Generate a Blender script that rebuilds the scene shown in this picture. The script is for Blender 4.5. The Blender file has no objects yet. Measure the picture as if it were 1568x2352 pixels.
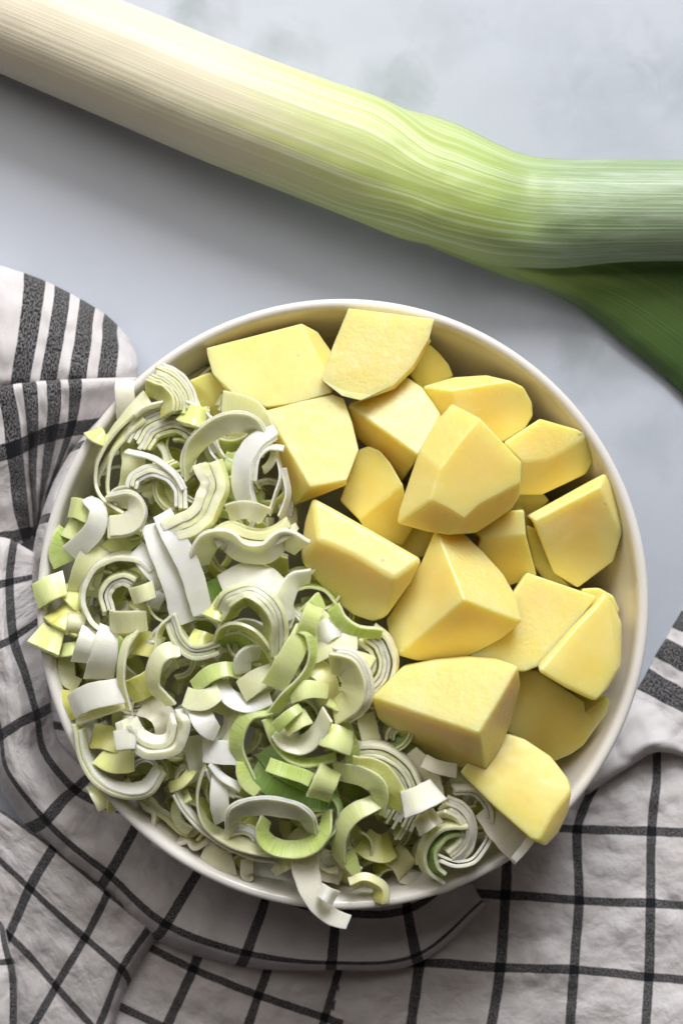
import bpy, bmesh, math, random
import numpy as np
from mathutils import Vector, Matrix, noise as mnoise

# ------------------------------------------------------------------ camera
S0 = 0.22 / 1403.0            # metres per picture unit at the height of the bowl's rim
RIM = 0.065                   # height of the rim above the worktop
CAM_D = 0.62                  # camera above the rim
HC = RIM + CAM_D

def P(px, py, zmm):
    """A spot in the place: picture units seen from straight above, at a height in mm."""
    z = zmm * 0.001
    s = S0 * (HC - z) / CAM_D
    return Vector(((px - 784.0) * s, (1176.0 - py) * s, z))

scene = bpy.context.scene
COL = scene.collection
cam_d = bpy.data.cameras.new("camera")
cam = bpy.data.objects.new("camera", cam_d)
COL.objects.link(cam)
cam.location = (0, 0, HC)
cam_d.sensor_fit = 'VERTICAL'
cam_d.sensor_height = 36.0
cam_d.lens = 36.0 * CAM_D / (2352.0 * S0)
cam_d.clip_start = 0.02
cam_d.clip_end = 20.0
cam_d.dof.use_dof = True
cam_d.dof.focus_distance = HC - 0.073
cam_d.dof.aperture_fstop = 8.0
scene.camera = cam

# ------------------------------------------------------------------ world, lamps, exposure
world = bpy.data.worlds.new("World")
scene.world = world
world.use_nodes = True
bg = world.node_tree.nodes["Background"]
bg.inputs[0].default_value = (1.0, 0.78, 0.66, 1)
bg.inputs[1].default_value = 0.045

def area(name, loc, target, size, size_y, power, color):
    d = bpy.data.lights.new(name, 'AREA')
    d.shape = 'RECTANGLE'; d.size = size; d.size_y = size_y
    d.energy = power; d.color = color
    o = bpy.data.objects.new(name, d)
    COL.objects.link(o)
    o.location = loc
    o.rotation_euler = (Vector(target) - Vector(loc)).to_track_quat('-Z', 'Y').to_euler()
    return o

# a bright window past the top edge of the picture, a little to its right, low over the table
area("window_light", (0.22, 1.36, 1.02), (0.0, 0.0, 0.0), 0.74, 0.62, 34.5, (0.96, 0.98, 1.0))
# added soft fill lamp, high on the window's side, to lift the shadows
area("soft_fill_light", (-0.12, 0.64, 0.88), (0.0, 0.04, 0.0), 1.25, 0.60, 7.2, (1.0, 0.95, 0.89))

scene.view_settings.view_transform = 'Standard'
scene.view_settings.look = 'None'
scene.view_settings.exposure = -0.13
scene.view_settings.gamma = 1.0
scene.view_settings.use_curve_mapping = False
scene.render.engine = 'CYCLES'
scene.cycles.use_denoising = True
scene.cycles.max_bounces = 7
scene.cycles.use_adaptive_sampling = True
scene.cycles.adaptive_threshold = 0.03

# ------------------------------------------------------------------ material helpers
def new_mat(name):
    m = bpy.data.materials.new(name)
    m.use_nodes = True
    nt = m.node_tree
    return m, nt, nt.nodes["Principled BSDF"]

def N(nt, kind, **kw):
    n = nt.nodes.new(kind)
    for k, v in kw.items():
        if k.startswith("in_"):
            key = k[3:]
            n.inputs[int(key) if key.isdigit() else key.replace("_", " ").title()].default_value = v
        else:
            setattr(n, k, v)
    return n

def L(nt, a, b):
    nt.links.new(a, b)

def math_n(nt, op, a, b=None, clamp=False):
    n = nt.nodes.new("ShaderNodeMath"); n.operation = op; n.use_clamp = clamp
    for i, v in enumerate((a, b)):
        if v is None: continue
        if isinstance(v, (int, float)): n.inputs[i].default_value = v
        else: L(nt, v, n.inputs[i])
    return n.outputs[0]

def ramp(nt, fac, stops, interp='LINEAR'):
    r = nt.nodes.new("ShaderNodeValToRGB")
    r.color_ramp.interpolation = interp
    el = r.color_ramp.elements
    while len(el) < len(stops): el.new(0.5)
    for e, (p, c) in zip(el, stops):
        e.position = p
        e.color = (c[0], c[1], c[2], 1) if not isinstance(c, (int, float)) else (c, c, c, 1)
    L(nt, fac, r.inputs[0])
    return r.outputs[0]

def mix(nt, fac, a, b, blend='MIX'):
    n = nt.nodes.new("ShaderNodeMix"); n.data_type = 'RGBA'; n.blend_type = blend
    for sock, v in ((n.inputs[0], fac), (n.inputs[6], a), (n.inputs[7], b)):
        if isinstance(v, (int, float)): sock.default_value = v
        elif isinstance(v, tuple): sock.default_value = (v[0], v[1], v[2], 1)
        else: L(nt, v, sock)
    return n.outputs[2]

def noise_n(nt, vec, scale, detail=3.0, rough=0.5, dist=0.0):
    n = nt.nodes.new("ShaderNodeTexNoise")
    n.inputs["Scale"].default_value = scale
    n.inputs["Detail"].default_value = detail
    n.inputs["Roughness"].default_value = rough
    n.inputs["Distortion"].default_value = dist
    L(nt, vec, n.inputs["Vector"])
    return n.outputs["Fac"]

def mapping(nt, vec, scale=(1, 1, 1), loc=(0, 0, 0), rot=(0, 0, 0)):
    n = nt.nodes.new("ShaderNodeMapping")
    n.inputs["Scale"].default_value = scale
    n.inputs["Location"].default_value = loc
    n.inputs["Rotation"].default_value = rot
    L(nt, vec, n.inputs["Vector"])
    return n.outputs[0]

def bump(nt, h, strength, dist, prev=None):
    n = nt.nodes.new("ShaderNodeBump")
    n.inputs["Strength"].default_value = strength
    n.inputs["Distance"].default_value = dist
    L(nt, h, n.inputs["Height"])
    if prev is not None: L(nt, prev, n.inputs["Normal"])
    return n.outputs[0]

def sss(b, weight, radius, scale):
    b.inputs["Subsurface Weight"].default_value = weight
    b.inputs["Subsurface Radius"].default_value = radius
    b.inputs["Subsurface Scale"].default_value = scale

# ------------------------------------------------------------------ materials
def mat_marble():
    m, nt, b = new_mat("marble")
    tc = N(nt, "ShaderNodeTexCoord").outputs["Object"]
    n1 = noise_n(nt, tc, 5.0, 6.0, 0.6, 0.6)
    n2 = noise_n(nt, mapping(nt, tc, loc=(3, 1, 0), scale=(1, 1.6, 1)), 16.0, 4.0, 0.55, 1.2)
    base = ramp(nt, n1, [(0.30, (0.47, 0.50, 0.565)), (0.62, (0.53, 0.565, 0.635))])
    veins = ramp(nt, n2, [(0.56, 0.0), (0.78, 1.0)])
    col = mix(nt, math_n(nt, 'MULTIPLY', veins, 0.28), base, (0.36, 0.40, 0.46))
    fine = noise_n(nt, tc, 60.0, 4.0, 0.6, 0.5)
    # a few grey clouds in the stone
    for (px, py, r, k) in ((430, 10, 0.013, .75), (478, 52, 0.015, .55), (632, 98, 0.011, .65), (700, 120, 0.012, .3), (905, 205, 0.017, .65),
                           (1010, 45, 0.02, .3), (1290, 115, 0.03, .22), (1400, 250, 0.03, .3), (1560, 190, 0.02, .45),
                           (1320, 770, 0.014, .6), (1385, 850, 0.02, .5), (1500, 1000, 0.02, .35), (1040, 690, .02, .2)):
        c = P(px, py, 0)
        vm = N(nt, "ShaderNodeVectorMath", operation='DISTANCE')
        L(nt, tc, vm.inputs[0]); vm.inputs[1].default_value = (c.x, c.y, 0)
        d = math_n(nt, 'DIVIDE', vm.outputs["Value"], r)
        d = math_n(nt, 'ADD', d, math_n(nt, 'MULTIPLY', math_n(nt, 'SUBTRACT', fine, 0.5), 2.2))
        g = math_n(nt, 'MULTIPLY', math_n(nt, 'SUBTRACT', 1.0, d, True), k * 0.95)
        col = mix(nt, g, col, (0.30, 0.34, 0.36))
    L(nt, col, b.inputs["Base Color"])
    b.inputs["Roughness"].default_value = 0.32
    b.inputs["Specular IOR Level"].default_value = 0.35
    return m

def mat_bowl():
    m, nt, b = new_mat("glazed_ceramic")
    tc = N(nt, "ShaderNodeTexCoord").outputs["Object"]
    n = noise_n(nt, tc, 30.0, 3.0)
    L(nt, ramp(nt, n, [(0.3, (0.76, 0.73, 0.685)), (0.7, (0.80, 0.775, 0.735))]), b.inputs["Base Color"])
    b.inputs["Roughness"].default_value = 0.12
    L(nt, bump(nt, n, 0.06, 0.001), b.inputs["Normal"])
    sss(b, 0.08, (1, 0.9, 0.8), 0.002)
    return m

def mat_potato():
    m, nt, b = new_mat("potato_flesh")
    tc = N(nt, "ShaderNodeTexCoord").outputs["Object"]
    oi = N(nt, "ShaderNodeObjectInfo").outputs["Random"]
    big = noise_n(nt, tc, 45.0, 3.0, 0.5, 0.4)
    base = ramp(nt, big, [(0.32, (0.90, 0.735, 0.215)), (0.55, (0.905, 0.765, 0.27)), (0.75, (0.91, 0.80, 0.345))])
    tint = ramp(nt, oi, [(0.0, (1.0, 0.97, 0.90)), (1.0, (1.0, 1.0, 1.12))])
    base = mix(nt, 1.0, base, tint, 'MULTIPLY')
    speck = noise_n(nt, tc, 420.0, 2.0, 0.6)
    base = mix(nt, ramp(nt, speck, [(0.60, 0.0), (0.75, 0.35)]), base, (0.92, 0.86, 0.55))
    eyes = noise_n(nt, tc, 210.0, 1.0, 0.4)
    base = mix(nt, ramp(nt, eyes, [(0.83, 0.0), (0.86, 0.4)]), base, (0.30, 0.18, 0.06))
    L(nt, base, b.inputs["Base Color"])
    geo = N(nt, "ShaderNodeAttribute", attribute_name="cut").outputs["Fac"]
    grain = noise_n(nt, tc, 700.0, 3.0, 0.65)
    und = noise_n(nt, tc, 75.0, 2.0)
    nn = bump(nt, und, 0.18, 0.004)
    g2 = nt.nodes.new("ShaderNodeBump"); g2.inputs["Distance"].default_value = 0.0009
    L(nt, grain, g2.inputs["Height"]); L(nt, nn, g2.inputs["Normal"])
    L(nt, math_n(nt, 'ADD', math_n(nt, 'MULTIPLY', geo, 1.0), 0.15), g2.inputs["Strength"])
    L(nt, g2.outputs[0], b.inputs["Coat Normal"])
    g3 = nt.nodes.new("ShaderNodeBump"); g3.inputs["Distance"].default_value = 0.0006
    L(nt, grain, g3.inputs["Height"]); L(nt, nn, g3.inputs["Normal"])
    L(nt, math_n(nt, 'MULTIPLY', geo, 0.16), g3.inputs["Strength"])
    L(nt, g3.outputs[0], b.inputs["Normal"])
    L(nt, math_n(nt, 'ADD', math_n(nt, 'MULTIPLY', geo, 0.7), 0.30), b.inputs["Coat Weight"])
    b.inputs["Coat Roughness"].default_value = 0.22
    L(nt, ramp(nt, big, [(0.3, 0.30), (0.7, 0.42)]), b.inputs["Roughness"])
    b.inputs["Specular IOR Level"].default_value = 0.42
    sss(b, 0.9, (1.0, 0.70, 0.22), 0.013)
    return m

LEEK_COL = {   # two streak colours each (real-world base colours)
    'white': ((0.95, 0.94, 0.77), (0.93, 0.925, 0.69)),
    'cream': ((0.95, 0.915, 0.62), (0.94, 0.895, 0.52)),
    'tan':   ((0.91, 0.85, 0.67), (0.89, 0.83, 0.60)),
    'pale':  ((0.88, 0.905, 0.52), (0.82, 0.865, 0.41)),
    'mint':  ((0.68, 0.80, 0.27), (0.79, 0.87, 0.42)),
    'butter': ((0.94, 0.86, 0.36), (0.94, 0.89, 0.52)),
    'lime':  ((0.74, 0.80, 0.22), (0.83, 0.87, 0.40)),
    'green': ((0.47, 0.62, 0.15), (0.63, 0.75, 0.29)),
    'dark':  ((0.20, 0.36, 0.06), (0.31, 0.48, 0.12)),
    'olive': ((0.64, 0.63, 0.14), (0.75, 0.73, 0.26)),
}
_lm = {}
def mat_leek(key, cut=False):
    k = (key, cut)
    if k in _lm: return _lm[k]
    a, c = LEEK_COL[key]
    if cut:
        a = tuple(0.45 * x + 0.55 * y for x, y in zip(a, (0.95, 0.95, 0.68)))
        c = tuple(0.6 * x + 0.4 * y for x, y in zip(c, (0.94, 0.94, 0.62)))
    m, nt, b = new_mat("leek_" + key + ("_cut" if cut else ""))
    uv = N(nt, "ShaderNodeUVMap", uv_map="UVMap").outputs[0]
    rnd = N(nt, "ShaderNodeObjectInfo").outputs["Random"]
    off = N(nt, "ShaderNodeCombineXYZ"); L(nt, math_n(nt, 'MULTIPLY', rnd, 37.0), off.inputs[2])
    va = N(nt, "ShaderNodeVectorMath", operation='ADD'); L(nt, uv, va.inputs[0]); L(nt, off.outputs[0], va.inputs[1])
    vec = va.outputs[0]
    # leaf veins run across the strip: vary quickly along its length only
    st = noise_n(nt, mapping(nt, vec, scale=(24.0, 0.5, 1.0)), 1.0, 3.0, 0.6)
    big = noise_n(nt, mapping(nt, vec, scale=(1.0, 0.8, 1.0)), 0.9, 2.0)
    col = mix(nt, ramp(nt, st, [(0.36, 0.0), (0.64, 1.0)]), a, c)
    lift = tuple(min(0.95, 0.62 * x + 0.38 * y) for x, y in zip(a, (0.95, 0.95, 0.70)))
    col = mix(nt, ramp(nt, big, [(0.42, 0.0), (0.72, 0.75)]), col, lift)
    L(nt, col, b.inputs["Base Color"])
    L(nt, ramp(nt, big, [(0.3, 0.18), (0.7, 0.34)]), b.inputs["Roughness"])
    b.inputs["Specular IOR Level"].default_value = 0.45
    L(nt, bump(nt, st, 0.22, 0.0003), b.inputs["Normal"])
    sss(b, 0.9, (1.0, 1.0, 0.62), 0.0032)
    _lm[k] = m
    return m

def mat_whole_leek(name, blade):
    """u runs from the white end to the leaf tip, v round the stalk."""
    m, nt, b = new_mat(name)
    uv = N(nt, "ShaderNodeUVMap", uv_map="UVMap").outputs[0]
    sep = N(nt, "ShaderNodeSeparateXYZ"); L(nt, uv, sep.inputs[0])
    streak = noise_n(nt, mapping(nt, uv, scale=(1.1, 120.0, 1)), 1.0, 2.0, 0.5, 0.0)
    wide = noise_n(nt, mapping(nt, uv, scale=(0.7, 9.0, 1)), 1.0, 2.0, 0.5)
    u = math_n(nt, 'ADD', sep.outputs[0], math_n(nt, 'MULTIPLY', math_n(nt, 'SUBTRACT', wide, 0.5), 0.34))
    u = math_n(nt, 'ADD', u, math_n(nt, 'MULTIPLY', math_n(nt, 'SUBTRACT', streak, 0.5), 0.16))
    if blade:
        base = ramp(nt, u, [(0.58, (0.46, 0.56, 0.18)), (0.74, (0.30, 0.41, 0.10)), (0.86, (0.10, 0.165, 0.04)), (1.0, (0.055, 0.105, 0.027))])
        lite = ramp(nt, sep.outputs[0], [(0.60, (0.56, 0.64, 0.30)), (0.85, (0.16, 0.24, 0.07)), (1.0, (0.08, 0.14, 0.04))])
    else:
        base = ramp(nt, u, [(0.0, (0.71, 0.63, 0.49)), (0.30, (0.71, 0.65, 0.47)), (0.40, (0.60, 0.64, 0.29)),
                            (0.50, (0.45, 0.55, 0.17)), (0.70, (0.37, 0.48, 0.13)), (0.84, (0.24, 0.34, 0.15)), (1.0, (0.25, 0.34, 0.20))])
        lite = ramp(nt, sep.outputs[0], [(0.0, (0.73, 0.66, 0.54)), (0.37, (0.73, 0.70, 0.52)), (0.54, (0.66, 0.71, 0.41)), (0.85, (0.42, 0.52, 0.32)), (1.0, (0.42, 0.50, 0.38))])
    col = mix(nt, ramp(nt, streak, [(0.47, 0.0), (0.60, 0.9)]), base, lite)
    # pale bloom and scuffs on the green
    if not blade:
        sc = noise_n(nt, mapping(nt, uv, scale=(9.0, 26.0, 1)), 1.0, 5.0, 0.7, 0.6)
        scf = math_n(nt, 'MULTIPLY', ramp(nt, sc, [(0.46, 0.0), (0.70, 0.62)]), ramp(nt, sep.outputs[0], [(0.70, 0.0), (0.90, 1.0)]))
        col = mix(nt, scf, col, (0.52, 0.60, 0.50))
    L(nt, col, b.inputs["Base Color"])
    b.inputs["Roughness"].default_value = 0.40
    b.inputs["Specular IOR Level"].default_value = 0.35
    n1 = bump(nt, streak, 0.35, 0.0006)
    L(nt, bump(nt, wide, 0.22, 0.002, n1), b.inputs["Normal"])
    sss(b, 0.35, (1.0, 0.92, 0.55), 0.0022)
    return m

def mat_towel():
    """Woven cotton: UV u and v count the checks; thin lines on whole numbers, four wide bands by the hem."""
    m, nt, b = new_mat("checked_cotton")
    uv = N(nt, "ShaderNodeUVMap", uv_map="UVMap").outputs[0]
    wob = nt.nodes.new("ShaderNodeTexNoise"); wob.inputs["Scale"].default_value = 9.0; wob.inputs["Detail"].default_value = 6.0
    L(nt, uv, wob.inputs["Vector"])
    va = N(nt, "ShaderNodeVectorMath", operation='MULTIPLY_ADD')
    L(nt, wob.outputs["Color"], va.inputs[0]); va.inputs[1].default_value = (0.022, 0.022, 0); L(nt, uv, va.inputs[2])
    sep = N(nt, "ShaderNodeSeparateXYZ"); L(nt, va.outputs[0], sep.inputs[0])
    u, v = math_n(nt, 'SUBTRACT', sep.outputs[0], 0.011), math_n(nt, 'SUBTRACT', sep.outputs[1], 0.011)
    def near_int(x, hw):
        d = math_n(nt, 'ABSOLUTE', math_n(nt, 'SUBTRACT', x, math_n(nt, 'ROUND', x)))
        return math_n(nt, 'LESS_THAN', d, hw)
    lu = near_int(u, 0.066)
    lv = math_n(nt, 'MULTIPLY', near_int(v, 0.063), math_n(nt, 'GREATER_THAN', v, 0.6))
    bv = near_int(math_n(nt, 'DIVIDE', math_n(nt, 'SUBTRACT', v, 0.2), 0.4), 0.31)
    bv = math_n(nt, 'MULTIPLY', bv, math_n(nt, 'MULTIPLY', math_n(nt, 'LESS_THAN', v, 0.38), math_n(nt, 'GREATER_THAN', v, -1.2)))
    vv = math_n(nt, 'MAXIMUM', lv, bv)
    # weave: dark yarn shows as small dashes where it crosses white yarn, solid where two dark lines cross
    weave = noise_n(nt, uv, 60.0, 0.0, 0.4)
    dash = math_n(nt, 'LESS_THAN', weave, 0.515)
    single = math_n(nt, 'MULTIPLY', math_n(nt, 'MAXIMUM', lu, vv), math_n(nt, 'ADD', math_n(nt, 'MULTIPLY', dash, 0.24), 0.74))
    both = math_n(nt, 'MULTIPLY', lu, vv)
    dark = math_n(nt, 'MAXIMUM', single, both)
    patch = noise_n(nt, uv, 2.2, 4.0, 0.6)
    white = ramp(nt, patch, [(0.30, (0.62, 0.58, 0.57)), (0.60, (0.70, 0.67, 0.68))])
    sl = noise_n(nt, mapping(nt, uv, scale=(1, 14, 1)), 6.0, 3.0)
    sl2 = noise_n(nt, mapping(nt, uv, scale=(14, 1, 1)), 6.0, 3.0)
    white = mix(nt, math_n(nt, 'MULTIPLY', math_n(nt, 'ADD', sl, sl2), 0.12), white, (0.52, 0.48, 0.46))
    stain = noise_n(nt, mapping(nt, uv, loc=(5.3, 2.1, 0)), 1.7, 3.0, 0.6, 0.6)
    white = mix(nt, ramp(nt, stain, [(0.66, 0.0), (0.76, 0.35)]), white, (0.55, 0.40, 0.25))
    col = mix(nt, dark, white, (0.014, 0.015, 0.019))
    L(nt, col, b.inputs["Base Color"])
    b.inputs["Roughness"].default_value = 0.95
    b.inputs["Specular IOR Level"].default_value = 0.1
    b.inputs["Sheen Weight"].default_value = 0.12
    crinkle = noise_n(nt, uv, 3.2, 3.0, 0.5, 0.2)
    n1 = bump(nt, crinkle, 0.35, 0.006)
    L(nt, bump(nt, weave, 0.25, 0.0004, n1), b.inputs["Normal"])
    return m

MARBLE, BOWL, POTATO, TOWEL = mat_marble(), mat_bowl(), mat_potato(), mat_towel()
LEEK_STALK = mat_whole_leek("leek_stalk", False)
LEEK_LEAF = mat_whole_leek("leek_dark_leaf", True)  # lower leaf: darker green, with the upper leaf's shade put into the colour

# ------------------------------------------------------------------ object helpers
def mesh_obj(name, verts, faces, mats, parent=None, uvs=None, mat_idx=None, smooth=True):
    me = bpy.data.meshes.new(name)
    me.from_pydata([tuple(v) for v in verts], [], faces)
    for m in mats: me.materials.append(m)
    if uvs is not None:
        ul = me.uv_layers.new(name="UVMap")
        li = np.zeros(len(me.loops), dtype=np.int32)
        me.loops.foreach_get("vertex_index", li)
        ul.data.foreach_set("uv", np.asarray(uvs, dtype=np.float32)[li].ravel())
    if mat_idx is not None:
        me.polygons.foreach_set("material_index", mat_idx)
    if smooth:
        me.polygons.foreach_set("use_smooth", [True] * len(me.polygons))
    me.update()
    o = bpy.data.objects.new(name, me)
    COL.objects.link(o)
    if parent is not None: o.parent = parent
    return o

def empty(name, loc=(0, 0, 0)):
    o = bpy.data.objects.new(name, None)
    o.empty_display_size = 0.01
    o.location = loc
    COL.objects.link(o)
    return o

def tag(o, label, cat, group=None):
    o["label"] = label; o["category"] = cat
    if group: o["group"] = group
    return o

def crom(pts, per):
    """Catmull-Rom through rows of numbers."""
    a = np.asarray(pts, dtype=float)
    if len(a) == 2:
        t = np.linspace(0, 1, per + 1)[:, None]
        return a[0] * (1 - t) + a[1] * t
    e = np.vstack([2 * a[0] - a[1], a, 2 * a[-1] - a[-2]])
    out = []
    for i in range(len(a) - 1):
        p0, p1, p2, p3 = e[i:i + 4]
        for k in range(per):
            t = k / per
            out.append(0.5 * (2 * p1 + (p2 - p0) * t + (2 * p0 - 5 * p1 + 4 * p2 - p3) * t * t + (3 * p1 - p0 - 3 * p2 + p3) * t ** 3))
    out.append(a[-1])
    return np.array(out)

# ------------------------------------------------------------------ worktop
w = 0.75
top = mesh_obj("worktop", [(-w, -w, -0.03), (w, -w, -0.03), (w, w, -0.03), (-w, w, -0.03), (-w, -w, 0), (w, -w, 0), (w, w, 0), (-w, w, 0)],
               [(0, 3, 2, 1), (4, 5, 6, 7), (0, 1, 5, 4), (1, 2, 6, 5), (2, 3, 7, 6), (3, 0, 4, 7)], [MARBLE], smooth=False)
top["kind"] = "structure"

# ------------------------------------------------------------------ towel: one cloth, sheets and rolls of it round the bowl
TV, TF, TUV = [], [], []
def cloth(us, vs, rows, zs, per=10, rough=1.0, seed=0):
    """rows[v][u] = (x, y) in picture units; zs the same shape in mm (or one number)."""
    g = []
    for j, r in enumerate(rows):
        line = []
        for i, (x, y) in enumerate(r):
            z = zs if isinstance(zs, (int, float)) else (zs[j] if isinstance(zs[j], (int, float)) else zs[j][i])
            line.append((x, y, z, us[i] if not isinstance(us[0], (list, tuple)) else us[j][i], vs[j]))
        g.append(crom(line, per))
    g = np.array(g)                                   # rows x fine x 5
    fine = np.stack([crom(g[:, i, :], per) for i in range(g.shape[1])], axis=1)
    base = len(TV)
    nr, nc = fine.shape[:2]
    for j in range(nr):
        for i in range(nc):
            x, y, z, u, v = fine[j, i]
            n = mnoise.fractal(Vector((x * 0.011 + seed * 7, y * 0.011, seed * 3.1)), 1.0, 2.0, 3) * 2.2 * rough
            n += mnoise.noise(Vector((x * 0.035, y * 0.035, seed + 9.0))) * 0.9 * rough
            TV.append(P(x, y, max(0.6, z + n)))
            TUV.append((u, v))
    for j in range(nr - 1):
        for i in range(nc - 1):
            a = base + j * nc + i
            TF.append((a, a + 1, a + nc + 1, a + nc))

# cloth under the bowl
cloth([-3, -1, 1, 3], [0.4, 2, 4, 6], [[(95, 1240), (500, 1300), (950, 1330), (1380, 1340)], [(70, 1500), (500, 1560), (950, 1580), (1430, 1600)],
       [(110, 1800), (500, 1860), (950, 1880), (1400, 1850)], [(250, 1980), (560, 2060), (950, 2040), (1250, 1960)]], 1.5, per=8, rough=.3, seed=1)
# lower right sheet
cloth([-1, 0, 1, 2, 3, 4, 4.6], [0.9, 1.3, 2, 3, 4, 5, 5.6],
      [[(830, 1800), (1000, 1760), (1180, 1750), (1385, 1768), (1503, 1690), (1668, 1700), (1760, 1705)],
       [(820, 1860), (1000, 1800), (1170, 1800), (1362, 1810), (1507, 1780), (1668, 1795), (1760, 1800)],
       [(815, 1940), (1000, 1890), (1165, 1896), (1325, 1904), (1494, 1910), (1662, 1916), (1760, 1920)],
       [(800, 2070), (985, 2050), (1160, 2054), (1328, 2067), (1492, 2075), (1658, 2083), (1750, 2088)],
       [(778, 2215), (963, 2210), (1148, 2222), (1316, 2226), (1488, 2243), (1640, 2255), (1730, 2262)],
       [(745, 2365), (943, 2362), (1124, 2380), (1306, 2386), (1477, 2400), (1630, 2420), (1715, 2430)],
       [(735, 2455), (935, 2460), (1118, 2470), (1300, 2480), (1470, 2490), (1620, 2510), (1700, 2520)]],
      [[6, 6, 6, 6, 7, 7, 7], [8, 9, 9, 9, 10, 10, 10], [8, 10, 12, 11, 12, 13, 12], [10, 12, 15, 12, 15, 13, 12],
       [9, 13, 12, 15, 12, 16, 12], [7, 11, 14, 12, 15, 13, 12], [6, 8, 10, 10, 10, 10, 10]], per=11, rough=1.25, seed=2)
# banded hem corner at the right, folded over along its lower side
cloth([2.15, 2.4, 2.65, 2.9], [-1.3, -1.0, -0.4, 0.2, 0.55, 0.72, 0.78, 0.82],
      [[(1606, 1330), (1650, 1352), (1700, 1380), (1790, 1430)], [(1588, 1362), (1640, 1390), (1690, 1420), (1770, 1465)],
       [(1535, 1455), (1588, 1480), (1650, 1515), (1735, 1560)], [(1476, 1560), (1530, 1590), (1595, 1628), (1690, 1680)],
       [(1425, 1650), (1490, 1655), (1570, 1690), (1670, 1740)], [(1345, 1790), (1428, 1738), (1512, 1706), (1650, 1752)],
       [(1346, 1820), (1436, 1760), (1518, 1722), (1655, 1765)], [(1340, 1818), (1430, 1758), (1510, 1716), (1650, 1758)]],
      [[1, 2, 3, 4], [1.5, 4, 6, 6], [2, 7, 9, 9], [4, 10, 12, 10], [10, 13, 14, 12], [17, 18, 18, 14], [14, 15, 15, 11], [5, 6, 7, 5]], per=10, rough=1.5, seed=3)
# banded flap at the upper left, folded under along its top
cloth([0.05, 0.15, 0.35, 0.6, 0.85, 0.95], [1.0, 0.55, 0.2, -0.2, -0.6, -1.0, -1.42, -1.6],
      [[(-110, 600), (-90, 585), (-85, 640), (-90, 740), (-95, 860), (-95, 900)],
       [(-5, 622), (-5, 608), (0, 650), (-5, 745), (-20, 868), (-20, 905)],
       [(80, 652), (84, 637), (82, 665), (70, 755), (50, 870), (50, 905)],
       [(138, 680), (143, 664), (141, 695), (130, 765), (111, 872), (111, 905)],
       [(195, 710), (202, 696), (198, 722), (191, 783), (178, 868), (180, 900)],
       [(242, 745), (255, 732), (252, 752), (253, 793), (245, 865), (248, 892)],
       [(285, 790), (300, 784), (305, 795), (315, 825), (312, 868), (312, 885)],
       [(275, 805), (290, 802), (298, 812), (305, 835), (305, 868), (305, 880)]],
      [[3, 10, 18, 24, 22, 12], [3, 11, 19, 25, 24, 12], [3, 12, 20, 26, 25, 12], [3, 12, 20, 26, 26, 12], [3, 12, 20, 25, 26, 12],
       [3, 10, 17, 22, 24, 12], [2, 5, 8, 12, 14, 8], [1, 2, 3, 3, 3, 3]], per=9, rough=.8, seed=4)
# gathered pleats below it
cloth([0.5, 0.58, 0.66, 0.8, 1.0, 1.3, 1.7, 2.1], [1.3, 0.5, 0.2, 0.0, -0.2, -0.4, -0.6, -0.8, -1.0, -1.5, -2.0],
      [[(-120, 925), (-120, 905), (-115, 920), (-110, 970), (-110, 1075), (-110, 1130), (-110, 1180), (-90, 1270)],
       [(-30, 915), (-32, 893), (-30, 910), (-20, 965), (-15, 1050), (-8, 1100), (0, 1172), (30, 1255)],
       [(13, 905), (13, 886), (16, 902), (30, 958), (40, 1032), (48, 1092), (56, 1170), (66, 1240)],
       [(40, 900), (40, 881), (43, 898), (52, 955), (58, 1022), (62, 1088), (70, 1170), (74, 1238)],
       [(64, 896), (65, 878), (69, 893), (73, 950), (76, 1012), (75, 1086), (80, 1170), (82, 1236)],
       [(92, 893), (93, 875), (97, 890), (100, 944), (96, 1003), (90, 1085), (87, 1165), (86, 1235)],
       [(121, 890), (122, 873), (125, 888), (125, 938), (117, 995), (106, 1083), (93, 1160), (89, 1234)],
       [(145, 888), (147, 872), (150, 886), (150, 930), (142, 990), (122, 1072), (102, 1143), (92, 1232)],
       [(168, 888), (170, 871), (173, 884), (173, 924), (164, 986), (138, 1060), (112, 1128), (95, 1230)],
       [(235, 885), (238, 868), (238, 880), (225, 922), (196, 982), (160, 1052), (125, 1122), (99, 1226)],
       [(310, 882), (314, 866), (312, 876), (292, 912), (240, 972), (185, 1040), (135, 1116), (103, 1222)]],
      [[12, 29, 32, 31, 28, 24, 20, 14], [12, 29, 33, 32, 30, 26, 20, 12], [12, 30, 34, 33, 30, 24, 17, 8], [12, 30, 34, 31, 27, 20, 13, 6],
       [12, 30, 34, 33, 30, 24, 17, 8], [12, 30, 34, 31, 26, 19, 12, 6], [12, 30, 34, 33, 30, 24, 16, 8], [12, 30, 34, 31, 26, 18, 12, 6],
       [12, 30, 34, 32, 28, 22, 14, 8], [12, 30, 34, 30, 25, 18, 12, 8], [10, 24, 28, 26, 22, 18, 12, 8]], per=6, rough=.6, seed=5)
# fold standing against the bowl
cloth([0.2, 0.6, 1.0, 1.5, 2.0, 2.5, 2.9], [1.2, 1.35, 1.55, 1.75],
      [[(285, 905), (222, 972), (162, 1042), (118, 1120), (90, 1200), (76, 1270), (70, 1340)],
       [(292, 898), (232, 960), (172, 1028), (126, 1108), (97, 1194), (82, 1268), (74, 1340)],
       [(318, 888), (262, 948), (200, 1020), (150, 1100), (118, 1190), (102, 1268), (92, 1340)],
       [(345, 900), (290, 970), (230, 1040), (180, 1120), (145, 1200), (130, 1275), (120, 1340)]],
      [[8, 8, 8, 8, 8, 8, 6], [27, 30, 31, 30, 29, 27, 20], [34, 37, 38, 37, 36, 32, 24], [24, 24, 24, 24, 24, 22, 18]], per=9, rough=.5, seed=6)
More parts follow.
